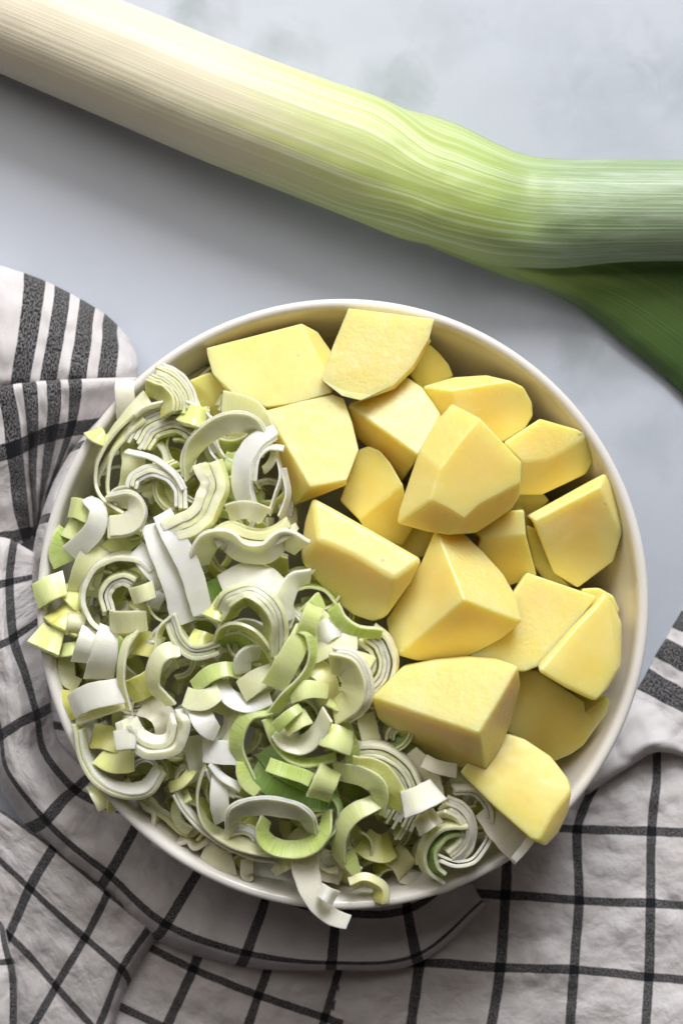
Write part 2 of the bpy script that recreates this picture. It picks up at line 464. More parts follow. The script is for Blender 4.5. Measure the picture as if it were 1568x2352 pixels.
# the long roll that goes round the left and the bottom of the bowl
cloth([0.7, 1.0, 1.35, 1.7, 2.0, 2.25, 2.4, 2.5], [1.1, 1.4, 2, 3, 3.5, 4, 4.5, 5, 5.5, 6, 7, 8, 9, 10, 10.8],
      [[(86, 1290), (34, 1262), (8, 1256), (-20, 1256), (-45, 1258), (-75, 1258), (-90, 1260), (-95, 1262)],
       [(88, 1275), (31, 1246), (5, 1238), (-20, 1238), (-45, 1240), (-75, 1240), (-90, 1245), (-95, 1250)],
       [(96, 1320), (20, 1338), (0, 1343), (-25, 1350), (-50, 1358), (-75, 1362), (-92, 1365), (-95, 1365)],
       [(104, 1415), (29, 1466), (8, 1478), (-15, 1488), (-40, 1500), (-60, 1505), (-78, 1505), (-80, 1505)],
       [(112, 1520), (56, 1545), (30, 1556), (5, 1568), (-20, 1580), (-35, 1588), (-50, 1590), (-50, 1590)],
       [(118, 1625), (85, 1643), (52, 1657), (25, 1675), (2, 1690), (-15, 1700), (-26, 1700), (-20, 1700)],
       [(138, 1705), (102, 1728), (68, 1745), (40, 1762), (20, 1775), (5, 1785), (-6, 1795), (0, 1795)],
       [(215, 1775), (172, 1815), (148, 1836), (125, 1862), (105, 1884), (84, 1898), (66, 1905), (70, 1900)],
       [(280, 1800), (242, 1850), (218, 1880), (193, 1920), (172, 1948), (152, 1967), (135, 1974), (142, 1968)],
       [(350, 1835), (322, 1880), (298, 1925), (272, 1972), (250, 2009), (236, 2030), (222, 2040), (230, 2030)],
       [(488, 1940), (462, 1990), (432, 2040), (405, 2085), (381, 2124), (366, 2145), (352, 2156), (362, 2146)],
       [(630, 2000), (615, 2050), (597, 2105), (580, 2150), (566, 2190), (558, 2210), (550, 2220), (556, 2208)],
       [(775, 2050), (772, 2095), (768, 2140), (764, 2185), (761, 2212), (760, 2222), (760, 2228), (760, 2215)],
       [(930, 2040), (935, 2090), (942, 2130), (950, 2170), (955, 2195), (958, 2205), (960, 2212), (955, 2200)],
       [(1040, 1960), (1062, 2000), (1082, 2030), (1098, 2055), (1108, 2068), (1114, 2075), (1118, 2080), (1110, 2068)]],
      [[6, 8, 8, 8, 6, 4, 3, 3], [16, 26, 28, 27, 22, 14, 8, 3], [16, 30, 33, 30, 25, 16, 8, 3], [14, 30, 34, 31, 26, 17, 8, 3], [12, 28, 34, 32, 27, 17, 8, 3],
       [10, 24, 33, 33, 28, 18, 8, 3], [8, 20, 31, 33, 29, 19, 8, 3], [8, 17, 29, 33, 31, 21, 9, 3], [8, 15, 26, 31, 30, 22, 9, 3],
       [10, 16, 24, 29, 29, 22, 9, 3], [10, 16, 23, 28, 29, 23, 10, 3], [10, 14, 21, 27, 29, 24, 11, 3], [14, 17, 21, 26, 28, 25, 18, 10], [19, 21, 23, 26, 26, 23, 18, 10],
       [16, 18, 19, 21, 21, 19, 14, 8]], per=8, rough=.8, seed=7)
# cloth beneath the roll, lower left, its slope shaped to darken it
cloth([-0.5, 0, 1, 2, 3, 3.35], [10, 11, 12, 13], [[(-80, 1800), (-10, 1850), (125, 1945), (250, 2050), (345, 2125), (370, 2150)],
       [(-125, 1850), (-60, 1915), (70, 2038), (197, 2153), (278, 2224), (296, 2262)], [(-180, 1990), (-110, 2062), (22, 2147), (131, 2264), (222, 2368), (240, 2420)],
       [(-230, 2130), (-160, 2190), (-50, 2270), (62, 2385), (165, 2470), (190, 2510)]],
      [[20, 20, 20, 20, 18, 4], [15, 16, 17, 17, 17, 4], [9, 10, 11, 12, 13, 4], [2, 3, 4, 5, 6, 3]], per=11, rough=1.0, seed=8)
cloth([-0.4, 0, 1, 2, 3, 4], [10, 11, 12, 12.6], [[(290, 2010), (330, 2040), (490, 2105), (640, 2160), (785, 2200), (900, 2220)],
       [(240, 2118), (288, 2146), (445, 2224), (594, 2284), (745, 2336), (860, 2380)], [(190, 2260), (238, 2290), (382, 2360), (545, 2430), (700, 2490), (830, 2540)],
       [(170, 2350), (210, 2370), (345, 2440), (515, 2520), (680, 2580), (800, 2620)]],
      [[4, 8, 13, 14, 11, 5], [3, 5, 11, 12, 10, 4], [3, 4, 7, 8, 7, 4], [2, 3, 4, 4, 4, 3]], per=11, rough=.9, seed=9)
# a fold end in the lower left corner
cloth([0.3, 0.6, 1.0, 1.3], [12.2, 12.6, 13.3, 14], [[(-90, 2090), (-45, 2082), (-2, 2095), (0, 2115)], [(-95, 2170), (-50, 2165), (8, 2165), (18, 2172)],
       [(-90, 2260), (-40, 2258), (28, 2250), (40, 2255)], [(-90, 2430), (-40, 2425), (28, 2420), (42, 2420)]],
      [[4, 6, 6, 2], [20, 24, 20, 4], [22, 26, 22, 4], [20, 24, 20, 4]], per=9, rough=.9, seed=10)
towel = mesh_obj("kitchen_towel", TV, TF, [TOWEL], uvs=TUV)
sd = towel.modifiers.new("thickness", 'SOLIDIFY'); sd.thickness = 0.0008; sd.offset = -1
tag(towel, "white cotton kitchen towel with black checks and banded hem, crumpled around the bowl", "towel")

# ------------------------------------------------------------------ bowl
def lathe(name, prof, seg, mats, centre, parent=None):
    vs, fs = [], []
    for k in range(seg):
        a = 2 * math.pi * k / seg
        for r, z in prof:
            vs.append((centre.x + r * math.cos(a), centre.y + r * math.sin(a), z))
    n = len(prof)
    for k in range(seg):
        k2 = (k + 1) % seg
        for i in range(n - 1):
            fs.append((k * n + i, k2 * n + i, k2 * n + i + 1, k * n + i + 1))
    return mesh_obj(name, vs, fs, mats, parent)

BC = P(787, 1388, 65)
prof_c = [(0.0005, 3), (0.030, 3), (0.046, 2.6), (0.050, 1.2), (0.053, 0.9), (0.056, 1.6), (0.060, 5), (0.078, 12), (0.092, 24), (0.101, 40), (0.1065, 56), (0.1090, 61.5),
          (0.1101, 63.6), (0.1098, 65.0), (0.1085, 65.6), (0.1070, 65.0), (0.1060, 63.0), (0.1047, 57), (0.1000, 41), (0.0915, 27), (0.077, 16), (0.055, 9.5), (0.03, 7), (0.0005, 6.6)]
prof = crom(prof_c, 4)
bowl = lathe("serving_bowl", [(r, z * 0.001) for r, z in prof], 160, [BOWL], Vector((BC.x, BC.y, 0)))
tag(bowl, "round white ceramic bowl filled with chopped leeks and potatoes", "bowl")

def keep_inside(p, margin=0.0015, low=0.0):
    """food below the rim stays within the bowl's inner wall"""
    z = (p.z - low) * 1000
    if p.z > 0.0655: return p
    rin = float(np.interp(z, [6.6, 9.5, 16, 27, 41, 57, 63], [30, 55, 77, 91.5, 100, 104.7, 106])) * 0.001 - margin
    d = Vector((p.x - BC.x, p.y - BC.y))
    if rin < d.length < 0.1085:
        d = d * (rin / d.length)
        p.x, p.y = BC.x + d.x, BC.y + d.y
    return p

# ------------------------------------------------------------------ the whole leek behind the bowl
leek = empty("whole_leek", P(640, 260, 0))
tag(leek, "whole leek with white stalk and green leaves lying on the marble", "leek")
def child_of_leek(o):
    o.parent = leek
    o.matrix_parent_inverse = Matrix.Translation(-Vector(leek.location))
    return o

def tube(name, rows, mats, per=8, ring=40, u0=0.0, u1=1.0):
    """rows: (x, y, z mm, half width mm, half height mm, u)"""
    f = crom(rows, per)
    C = [P(r[0], r[1], r[2]) for r in f]
    vs, uv, fs = [], [], []
    for i, c in enumerate(C):
        t = (C[min(i + 1, len(C) - 1)] - C[max(i - 1, 0)]).normalized()
        s = t.cross(Vector((0, 0, 1))).normalized()
        up = s.cross(t)
        for k in range(ring + 1):
            a = 2 * math.pi * k / ring
            wob = 1 + 0.018 * mnoise.noise(Vector((i * 0.11, math.cos(a) * 1.3, math.sin(a) * 1.3)))
            vs.append(c + s * (math.cos(a) * f[i][3] * 0.001 * wob) + up * (math.sin(a) * f[i][4] * 0.001 * wob))
            uv.append((f[i][5], k / ring))
    n = ring + 1
    for i in range(len(C) - 1):
        for k in range(ring):
            a = i * n + k
            fs.append((a, a + 1, a + n + 1, a + n))
    fs.append(tuple(range(ring))); fs.append(tuple((len(C) - 1) * n + k for k in reversed(range(ring))))
    return mesh_obj(name, vs, fs, mats, uvs=uv)

stalk = tube("stalk", [(-190, -45, 19.1, 17.9, 18.2, -0.02), (-60, 5, 19.1, 18.7, 18.7, 0.05), (100, 70, 19.1, 19.4, 19.2, 0.12), (300, 152, 19.1, 20, 19.7, 0.22), (500, 236, 19.6, 20.4, 20.2, 0.32),
                       (700, 312, 20.1, 20.8, 20.2, 0.42), (850, 366, 20.1, 18.9, 18.7, 0.5), (1000, 420, 19.1, 19.4, 16.7, 0.58), (1130, 470, 17.1, 16.9, 11.7, 0.64), (1220, 505, 15.1, 10.9, 6.7, 0.68)], [LEEK_STALK])
child_of_leek(stalk)

def blade(name, rows, per_l=9, per_w=5, thick=0.0012, mat=None):
    """rows: (u, [(x, y, z) across])"""
    g = []
    for u, r in rows:
        g.append(crom([(x, y, z, u, k / (len(r) - 1)) for k, (x, y, z) in enumerate(r)], per_w))
    g = np.array(g)
    f = np.stack([crom(g[:, i, :], per_l) for i in range(g.shape[1])], axis=1)
    vs, uv, fs = [], [], []
    nr, nc = f.shape[:2]
    for j in range(nr):
        for i in range(nc):
            x, y, z, u, v = f[j, i]
            z += 0.45 * mnoise.noise(Vector((x * .012, y * .03, 4.0))) + 0.22 * mnoise.noise(Vector((x * .01, y * .11, 8.0)))
            vs.append(P(x, y, z)); uv.append((u, v * 0.55 + 0.2))
    for j in range(nr - 1):
        for i in range(nc - 1):
            a = j * nc + i
            fs.append((a, a + 1, a + nc + 1, a + nc))
    o = mesh_obj(name, vs, fs, [mat or LEEK_STALK], uvs=uv)
    s = o.modifiers.new("thickness", 'SOLIDIFY'); s.thickness = thick; s.offset = -1
    return child_of_leek(o)

# outer leaf: hugs the stalk, then turns off to the right
def round_row(u, x, y, z, hw, hh, tx, ty):
    """a row of the outer sheath lying on the stalk"""
    ln = math.hypot(tx, ty); sx, sy = -ty / ln, tx / ln          # picture direction to the stalk's lower side
    k = 0.001 / (S0 * (HC - z * 0.001) / CAM_D)
    r = []
    for a in (-8, 28, 68, 112, 152, 188):
        c, q = -math.cos(math.radians(a)), math.sin(math.radians(a))
        zz = z + q * hh
        kk = 0.001 / (S0 * (HC - zz * 0.001) / CAM_D)
        r.append((784 + ((x - 784) / k + sx * c * hw) * kk, 1176 + ((y - 1176) / k + sy * c * hw) * kk, zz))
    return (u, r)

sheath = [(-.02, -190, -45, 22, 20.0, 20.5), (.05, -60, 5, 22, 20.8, 21), (.12, 100, 70, 22, 21.5, 21.5), (.22, 300, 152, 22, 22.1, 22), (.32, 500, 236, 22.5, 22.5, 22.5),
          (.42, 700, 312, 23, 22.9, 22.5), (.49, 840, 364, 23, 23.4, 22.4)]
rows_up = []
for k_, (u_, x_, y_, z_, a_, b_) in enumerate(sheath):
    p_, n_ = sheath[max(0, k_ - 1)], sheath[min(len(sheath) - 1, k_ + 1)]
    rows_up.append(round_row(u_, x_, y_, z_, a_, b_, n_[1] - p_[1], n_[2] - p_[2]))
blade("leaf", rows_up + [
    (.56, [(1000, 268, 20), (988, 303, 36.5), (970, 362, 44.2), (948, 430, 44.6), (925, 500, 38), (912, 545, 20)]),
    (.63, [(1066, 292, 20), (1058, 330, 35), (1046, 392, 43), (1030, 460, 43.5), (1012, 530, 37), (1003, 568, 19)]),
    (.70, [(1135, 327, 22), (1132, 362, 34), (1128, 420, 40.5), (1122, 485, 41), (1118, 555, 35), (1118, 606, 20)]),
    (.77, [(1205, 356, 24), (1206, 388, 31.5), (1208, 440, 35), (1210, 500, 35), (1212, 565, 31), (1215, 615, 20)]),
    (.84, [(1290, 365, 26), (1292, 395, 33), (1294, 445, 37), (1296, 505, 37), (1298, 570, 31), (1300, 615, 21)]),
    (.92, [(1420, 365, 27), (1420, 398, 33), (1421, 450, 36.5), (1422, 508, 36), (1423, 565, 30), (1424, 602, 22)]),
    (.98, [(1580, 367, 27), (1580, 400, 33), (1581, 452, 36), (1582, 508, 35), (1583, 562, 29), (1584, 599, 22)]),
    (1.05, [(1760, 372, 26), (1760, 405, 32), (1760, 455, 35), (1760, 508, 34), (1760, 560, 28), (1760, 598, 22)])])
# leaf below it, fanning down to the right
blade("leaf", [
    (.60, [(1010, 430, 24), (995, 480, 22), (985, 530, 18), (985, 566, 8)]),
    (.66, [(1110, 470, 24), (1085, 530, 23), (1065, 570, 19), (1052, 594, 8)]),
    (.74, [(1260, 500, 20), (1225, 570, 19), (1190, 620, 17), (1165, 638, 8)]),
    (.82, [(1400, 530, 16), (1345, 610, 15), (1285, 665, 14), (1243, 664, 6)]),
    (.90, [(1520, 570, 13), (1465, 650, 12), (1395, 715, 10), (1334, 712, 5)]),
    (.97, [(1640, 640, 11), (1585, 720, 10), (1510, 800, 8), (1438, 795, 4)]),
    (1.05, [(1730, 730, 10), (1690, 800, 9), (1620, 890, 7), (1545, 886, 3)]),
    (1.12, [(1820, 840, 10), (1780, 910, 9), (1720, 990, 7), (1650, 990, 3)])], mat=LEEK_LEAF)

# ------------------------------------------------------------------ potato chunks
def potato(label, verts, faces, cut=(), depth=24.0, inset=0.9, bevel=0.0009, rest=None):
    """verts: (x, y, height mm guess) of the upper corners; faces: corner lists of the upper facets; cut: facets that are grainy knife cuts.
    The facets are made flat, then the chunk is closed downwards."""
    nv, nf = len(verts), len(faces)
    W = [P(*v) for v in verts]
    cx = sum(w.x for w in W) / nv; cy = sum(w.y for w in W) / nv
    A, B = [], []
    for i, v in enumerate(verts):
        r = np.zeros(nv + 3 * nf); r[i] = 1; A.append(r); B.append(v[2])
    for f, face in enumerate(faces):
        if len(face) < 4: continue
        for i in face:
            r = np.zeros(nv + 3 * nf); r[i] = 8
            r[nv + 3 * f:nv + 3 * f + 3] = (-8 * (W[i].x - cx) * 100, -8 * (W[i].y - cy) * 100, -8)
            A.append(r); B.append(0)
    sol = np.linalg.lstsq(np.array(A), np.array(B), rcond=None)[0][:nv]
    V = [P(v[0], v[1], sol[i]) for i, v in enumerate(verts)]
    # orient upward
    F = []
    for face in faces:
        ar = sum(V[face[k]].x * V[face[(k + 1) % len(face)]].y - V[face[(k + 1) % len(face)]].x * V[face[k]].y for k in range(len(face)))
        F.append(tuple(face) if ar > 0 else tuple(reversed(face)))
    de = {}
    for f in F:
        for k in range(len(f)): de[(f[k], f[(k + 1) % len(f)])] = 1
    bnd = {a: b for (a, b) in de if (b, a) not in de}
    start = next(iter(bnd)); loop = [start]
    while bnd[loop[-1]] != start and len(loop) <= nv: loop.append(bnd[loop[-1]])
    zb = (min(sol[i] for i in loop) - depth) * 0.001
    if rest is not None: zb = rest * 0.001
    c = Vector((cx, cy, 0))
    m1, m2 = [], []
    for i in loop:
        d = Vector((V[i].x, V[i].y, 0)) - c
        z1 = V[i].z * 0.55 + zb * 0.45
        V.append(Vector((c.x + d.x * (0.4 + 0.6 * inset) + 0, c.y + d.y * (0.4 + 0.6 * inset), z1))); m1.append(len(V) - 1)
    for i in loop:
        d = Vector((V[i].x, V[i].y, 0)) - c
        V.append(Vector((c.x + d.x * inset * 0.9, c.y + d.y * inset * 0.9, zb))); m2.append(len(V) - 1)
    for i in m1 + m2: keep_inside(V[i])
    n = len(loop)
    for k in range(n):
        j = (k + 1) % n
        F.append((loop[j], loop[k], m1[k], m1[j]))
        F.append((m1[j], m1[k], m2[k], m2[j]))
    F.append(tuple(reversed(m2)))
    org = Vector((cx, cy, zb))
    o = mesh_obj("potato_chunk", [v - org for v in V], F, [POTATO])
    o.location = org
    at = o.data.attributes.new("cut", 'FLOAT', 'FACE')
    at.data.foreach_set("value", [1.0 if k in cut else 0.0 for k in range(len(F))])
    b = o.modifiers.new("edges", 'BEVEL'); b.width = bevel; b.segments = 3; b.limit_method = 'ANGLE'; b.angle_limit = math.radians(14); b.use_clamp_overlap = True
    wn = o.modifiers.new("normals", 'WEIGHTED_NORMAL'); wn.keep_sharp = False; wn.weight = 80
    tag(o, label, "potato", "peeled potato chunks in the bowl")
    return o

# lower layer first
potato("small potato corner showing behind the leeks, under the leftmost upper chunk", [(430, 875, 58), (482, 853, 62), (530, 900, 58), (520, 970, 54), (455, 975, 52), (478, 905, 61)],
       [[0, 1, 5], [1, 2, 3, 5], [0, 5, 3, 4]], depth=22)
potato("shaded potato end tucked behind the topmost chunk at the bowl's back wall", [(940, 860, 52), (975, 795, 56), (986, 791, 56), (1008, 810, 56), (1030, 837, 54), (1041, 864, 50), (970, 900, 48)],
       [[0, 1, 2, 3, 4, 5, 6]], depth=22)
potato("yellow potato chunk wedged low between three chunks in the centre of the heap",
       [(780, 1150, 60), (824, 1032, 66), (846, 1024, 67), (872, 1034, 68), (896, 1062, 68), (925, 1113, 70), (824, 1194, 68), (948, 1216, 56), (926, 1254, 54), (850, 1240, 56)],
       [[0, 1, 2, 3, 4, 5, 6], [5, 7, 8, 9, 6]], depth=22)
potato("dark gap chunk of potato seen under the largest faceted chunk", [(900, 1240, 50), (945, 1205, 52), (1000, 1215, 52), (1010, 1270, 50), (930, 1290, 48)], [[0, 1, 2, 3, 4]], depth=18)
potato("shaded potato chunk low in the gap left of the rightmost upper chunk", [(1165, 1130, 48), (1240, 1125, 50), (1262, 1150, 49), (1210, 1200, 46), (1170, 1190, 46)], [[0, 1, 2, 3, 4]], depth=18)
potato("small potato cube standing just below the faceted chunk's right corner",
       [(1085, 1222, 70), (1172, 1172, 72), (1203, 1170, 72), (1208, 1229, 73), (1104, 1236, 71), (1233, 1322, 58), (1165, 1348, 56), (1090, 1270, 60)],
       [[0, 1, 2, 3, 4], [4, 3, 5, 6, 7]], cut=(0,), depth=24)
potato("narrow potato chunk squeezed between the small cube and the rightmost chunk", [(1208, 1205, 56), (1235, 1215, 57), (1262, 1290, 55), (1310, 1350, 50), (1250, 1335, 51), (1225, 1300, 54)], [[0, 1, 2, 3, 4, 5]], depth=20)
potato("potato end peeping out behind the triangular chunk by the right rim", [(1335, 1352, 55), (1375, 1350, 56), (1408, 1368, 55), (1424, 1402, 53), (1400, 1440, 50), (1330, 1420, 52)], [[0, 1, 2, 3, 4, 5]], depth=20)
potato("shaded broad potato chunk under the triangular one near the right rim",
       [(1185, 1540, 62), (1231, 1540, 63), (1340, 1612, 66), (1343, 1637, 67), (1392, 1599, 66), (1399, 1613, 64), (1364, 1655, 65), (1389, 1643, 60), (1338, 1712, 56), (1310, 1732, 55), (1275, 1747, 54), (1165, 1680, 56)],
       [[0, 1, 2, 3, 6, 8, 9, 10, 11], [3, 4, 5, 7, 6], [6, 7, 8]], depth=22)
# middle layer
potato("large potato chunk leaning on the bowl's upper wall, leftmost of the two topmost",
       [(474, 799, 64), (584, 771, 66), (693, 743, 68), (742, 842, 74), (760, 902, 75), (680, 925, 73), (611, 934, 71), (539, 907, 69), (488, 858, 66), (476, 815, 65), (729, 762, 58), (757, 802, 57), (790, 860, 57), (762, 915, 66), (680, 934, 64), (608, 944, 62), (533, 916, 60)],
       [[0, 1, 2, 3, 4, 5, 6, 7, 8, 9], [2, 10, 11, 12, 4, 3], [4, 12, 13], [4, 13, 14, 5], [5, 14, 15, 6], [6, 15, 16, 7], [7, 16, 8]], depth=24)
potato("potato chunk with rounded back, touching the leek shreds at the heap's upper left",
       [(609, 943, 77), (690, 922, 75), (763, 905, 73), (790, 916, 73), (809, 970, 76), (824, 1034, 79), (797, 1104, 82), (712, 1119, 84), (612, 965, 68), (652, 1085, 66), (676, 1161, 66), (732, 1140, 68), (796, 1114, 72)],
       [[0, 1, 2, 3, 4, 5, 6, 7], [0, 7, 10, 9, 8], [7, 6, 12, 11, 10]], cut=(0,), depth=24)
potato("square-cut potato chunk below the topmost one, left of the faceted chunk",
       [(798, 931, 72), (830, 900, 70), (935, 866, 68), (969, 888, 68), (997, 928, 71), (1012, 952, 72), (962, 1048, 78), (924, 1106, 58), (870, 1050, 59), (812, 1000, 59), (1010, 990, 70)],
       [[0, 1, 2, 3, 4, 5, 6], [0, 6, 7, 8, 9], [6, 5, 10]], cut=(0,), depth=24)
potato("rounded potato chunk by the upper right wall, ridge along its top",
       [(970, 887, 64), (1041, 866, 64), (1117, 861, 64), (1172, 874, 66), (1079, 889, 71), (1034, 896, 71), (1202, 888, 64), (1222, 924, 60), (1224, 955, 57), (1205, 985, 57), (1158, 1014, 58), (1090, 1030, 60), (1008, 958, 62)],
       [[0, 1, 2, 3, 4, 5], [5, 4, 3, 6, 7, 8, 9, 10, 11], [0, 5, 11, 12]], depth=24)
potato("potato slab leaning against the right wall above the rightmost chunk",
       [(1155, 1016, 68), (1239, 961, 62), (1326, 985, 64), (1352, 1000, 66), (1311, 1026, 70), (1254, 1056, 72), (1197, 1059, 72), (1361, 1016, 60), (1361, 1062, 56), (1345, 1089, 54), (1295, 1113, 55), (1243, 1137, 56), (1190, 1137, 57)],
       [[0, 1, 2, 3, 4, 5, 6], [3, 7, 8, 9, 10, 11, 12, 6, 5, 4]], cut=(0,), depth=22)
potato("rightmost potato chunk, thin top edge against the bowl's right wall",
       [(1211, 1184, 69), (1300, 1135, 68), (1389, 1086, 66), (1377, 1118, 71), (1225, 1196, 73), (1410, 1122, 62), (1425, 1170, 58), (1429, 1226, 57), (1408, 1290, 56), (1326, 1351, 56), (1270, 1316, 60)],
       [[0, 1, 2, 3, 4], [2, 5, 6, 7, 3], [4, 3, 7, 8, 9, 10]], depth=22)
potato("flat potato slab lying behind the pyramid chunk, beside the triangular one",
       [(1209, 1314, 70), (1290, 1342, 70), (1372, 1370, 70), (1310, 1450, 70.5), (1240, 1530, 71), (1205, 1544, 71), (1150, 1540, 71), (1075, 1512, 71), (1120, 1440, 71), (1174, 1366, 70)], [[0, 1, 2, 3, 4, 5, 6, 7, 8, 9]], cut=(0,), depth=22)
potato("lower right potato wedge overhanging the rim beside the towel",
       [(1100, 1715, 74), (1165, 1683, 75), (1205, 1697, 76), (1266, 1738, 79), (1306, 1790, 81), (1313, 1815, 81), (1270, 1870, 87), (1236, 1930, 88), (1252, 1946, 84), (1282, 1914, 80), (1305, 1866, 78), (1216, 1926, 85), (1130, 1850, 82), (1054, 1774, 77), (1120, 1765, 82), (1200, 1800, 86)],
       [[1, 2, 3, 4, 5, 6, 15, 14, 0], [14, 15, 6, 7, 11, 12, 13], [6, 5, 10, 9, 8, 7], [7, 8, 11], [0, 14, 13]], cut=(), depth=13, bevel=0.0016, rest=66.5)
# top layer
potato("topmost potato chunk, flat grainy face with straight left edge, touching the rim",
       [(800, 708, 74), (898, 720, 74), (997, 733, 74), (986, 775, 76), (948, 840, 79), (902, 886, 81), (853, 909, 82), (790, 899, 81), (736, 871, 79), (766, 790, 76), (990, 783, 66), (950, 850, 68), (906, 894, 70), (829, 920, 72), (785, 909, 71)],
       [[0, 1, 2, 3, 4, 5, 6, 7, 8, 9], [3, 10, 11, 4], [4, 11, 12, 5], [5, 12, 13, 6], [6, 13, 14, 7], [7, 14, 8]], cut=(0,), depth=14)
potato("largest potato chunk in the middle, many peeled facets meeting in a point below",
       [(1037, 926, 82), (1102, 960, 86), (1060, 1010, 92), (1010, 1078, 95), (962, 1034, 84), (1006, 962, 82), (1198, 1061, 84), (1196, 1110, 84), (1149, 1137, 89), (1100, 1160, 93), (1067, 1194, 95), (1024, 1166, 96), (986, 1149, 94), (911, 1202, 74), (916, 1172, 76), (1196, 1134, 76), (1176, 1168, 75), (1134, 1198, 75), (1092, 1225, 77), (1030, 1229, 78), (978, 1221, 77)],
       [[0, 1, 2, 3, 4, 5], [1, 6, 7, 8, 9, 10, 11, 12, 3, 2], [4, 3, 12, 13, 14], [12, 11, 10, 19, 20, 13], [10, 9, 8, 7, 15, 16, 17, 18, 19]], cut=(0,), depth=26)
potato("pyramid-shaped potato chunk in the centre with three sides meeting at its peak",
       [(1000, 1215, 74), (1066, 1377, 96), (912, 1506, 74), (896, 1470, 70), (886, 1425, 68), (968, 1290, 70), (1062, 1222, 73), (1112, 1270, 74), (1155, 1318, 75), (1186, 1372, 76), (1199, 1428, 77), (1150, 1468, 73), (1080, 1506, 71), (1030, 1518, 70), (958, 1518, 70)],
       [[0, 1, 2, 3, 4, 5], [0, 6, 7, 8, 9, 10, 1], [1, 10, 11, 12, 13, 14, 2]], cut=(1,), depth=26, bevel=0.0008)
potato("potato chunk with a long straight upper edge, left of the pyramid and touching the leeks",
       [(717, 1142, 80), (760, 1165, 81), (970, 1285, 83), (944, 1338, 82), (886, 1420, 76), (857, 1429, 74), (812, 1414, 71), (768, 1380, 70), (722, 1330, 70), (692, 1290, 70), (691, 1252, 72), (700, 1196, 76), (905, 1330, 88), (812, 1275, 90), (730, 1240, 84)],
       [[0, 1, 2, 12, 13, 14], [0, 14, 9, 10, 11], [14, 13, 7, 8, 9], [13, 12, 4, 5, 6, 7], [2, 3, 4, 12]], depth=24, bevel=0.0016)
potato("triangular potato chunk lying against the right wall above the shaded one",
       [(1387, 1353, 72), (1412, 1391, 70), (1430, 1432, 69), (1428, 1532, 72), (1398, 1581, 75), (1367, 1614, 78), (1300, 1583, 80), (1231, 1541, 82), (1310, 1447, 79), (1372, 1380, 76), (1405, 1450, 76), (1390, 1530, 79)],
       [[0, 10, 11, 5, 6, 7, 8, 9], [0, 1, 2, 3, 11, 10], [11, 3, 4, 5]], depth=20, bevel=0.0018)
potato("big potato block in front, wet grainy top and pointed lower corner over the leeks",
       [(851, 1602, 84), (924, 1532, 84), (1003, 1517, 87), (1082, 1511, 90), (1152, 1517, 93), (1190, 1531, 95), (1148, 1604, 99), (1099, 1685, 102), (1195, 1572, 87), (1174, 1659, 82), (1144, 1730, 78), (1117, 1777, 75), (1063, 1765, 73), (960, 1726, 70), (868, 1652, 70)],
       [[0, 1, 2, 3, 4, 5, 6, 7], [5, 8, 9, 10, 11, 7, 6], [0, 7, 11, 12, 13, 14]], cut=(0, 1), depth=26)
# chunks added underneath, golden flesh that brightens the dark gaps between the others
for (x, y, zt, under) in ((770, 1030, 46, "the chunk with the rounded back"), (905, 1150, 47, "the wedged yellow chunk in the centre"), (880, 890, 45, "the topmost chunk"),
                          (1085, 1010, 46, "the largest faceted chunk's upper side"), (1190, 1180, 46, "the small cube's upper corner"), (1030, 1560, 48, "the big front block"), (1290, 1300, 46, "the rightmost chunk's lower corner"),
                          (1240, 1650, 45, "the shaded broad chunk"), (830, 1300, 48, "the long-edged chunk"), (1120, 1290, 47, "the pyramid chunk's right side")):
    r_ = 62
    ang = (x * 7 + y * 3) % 60
    ring_ = [(x + r_ * math.cos(math.radians(ang + q)) * (0.9 + 0.1 * math.sin(q)), y + r_ * math.sin(math.radians(ang + q)), zt - 3 + 3 * math.sin(q * 2.0 + x)) for q in (0, 58, 120, 178, 242, 300)]
    potato("buried potato chunk glimpsed in the gap beneath " + under, ring_ + [(x + 8, y - 6, zt + 5)],
           [[0, 1, 6], [1, 2, 3, 6], [3, 4, 6], [4, 5, 0, 6]], depth=22, bevel=0.0016)

# ------------------------------------------------------------------ chopped leek
rng = random.Random(11)
def heap(x, y):
    r2 = ((x - 787) ** 2 + (y - 1388) ** 2) / 700.0 ** 2
    return 58.0 + 15.0 * max(0.0, 1 - r2 * 1.05)

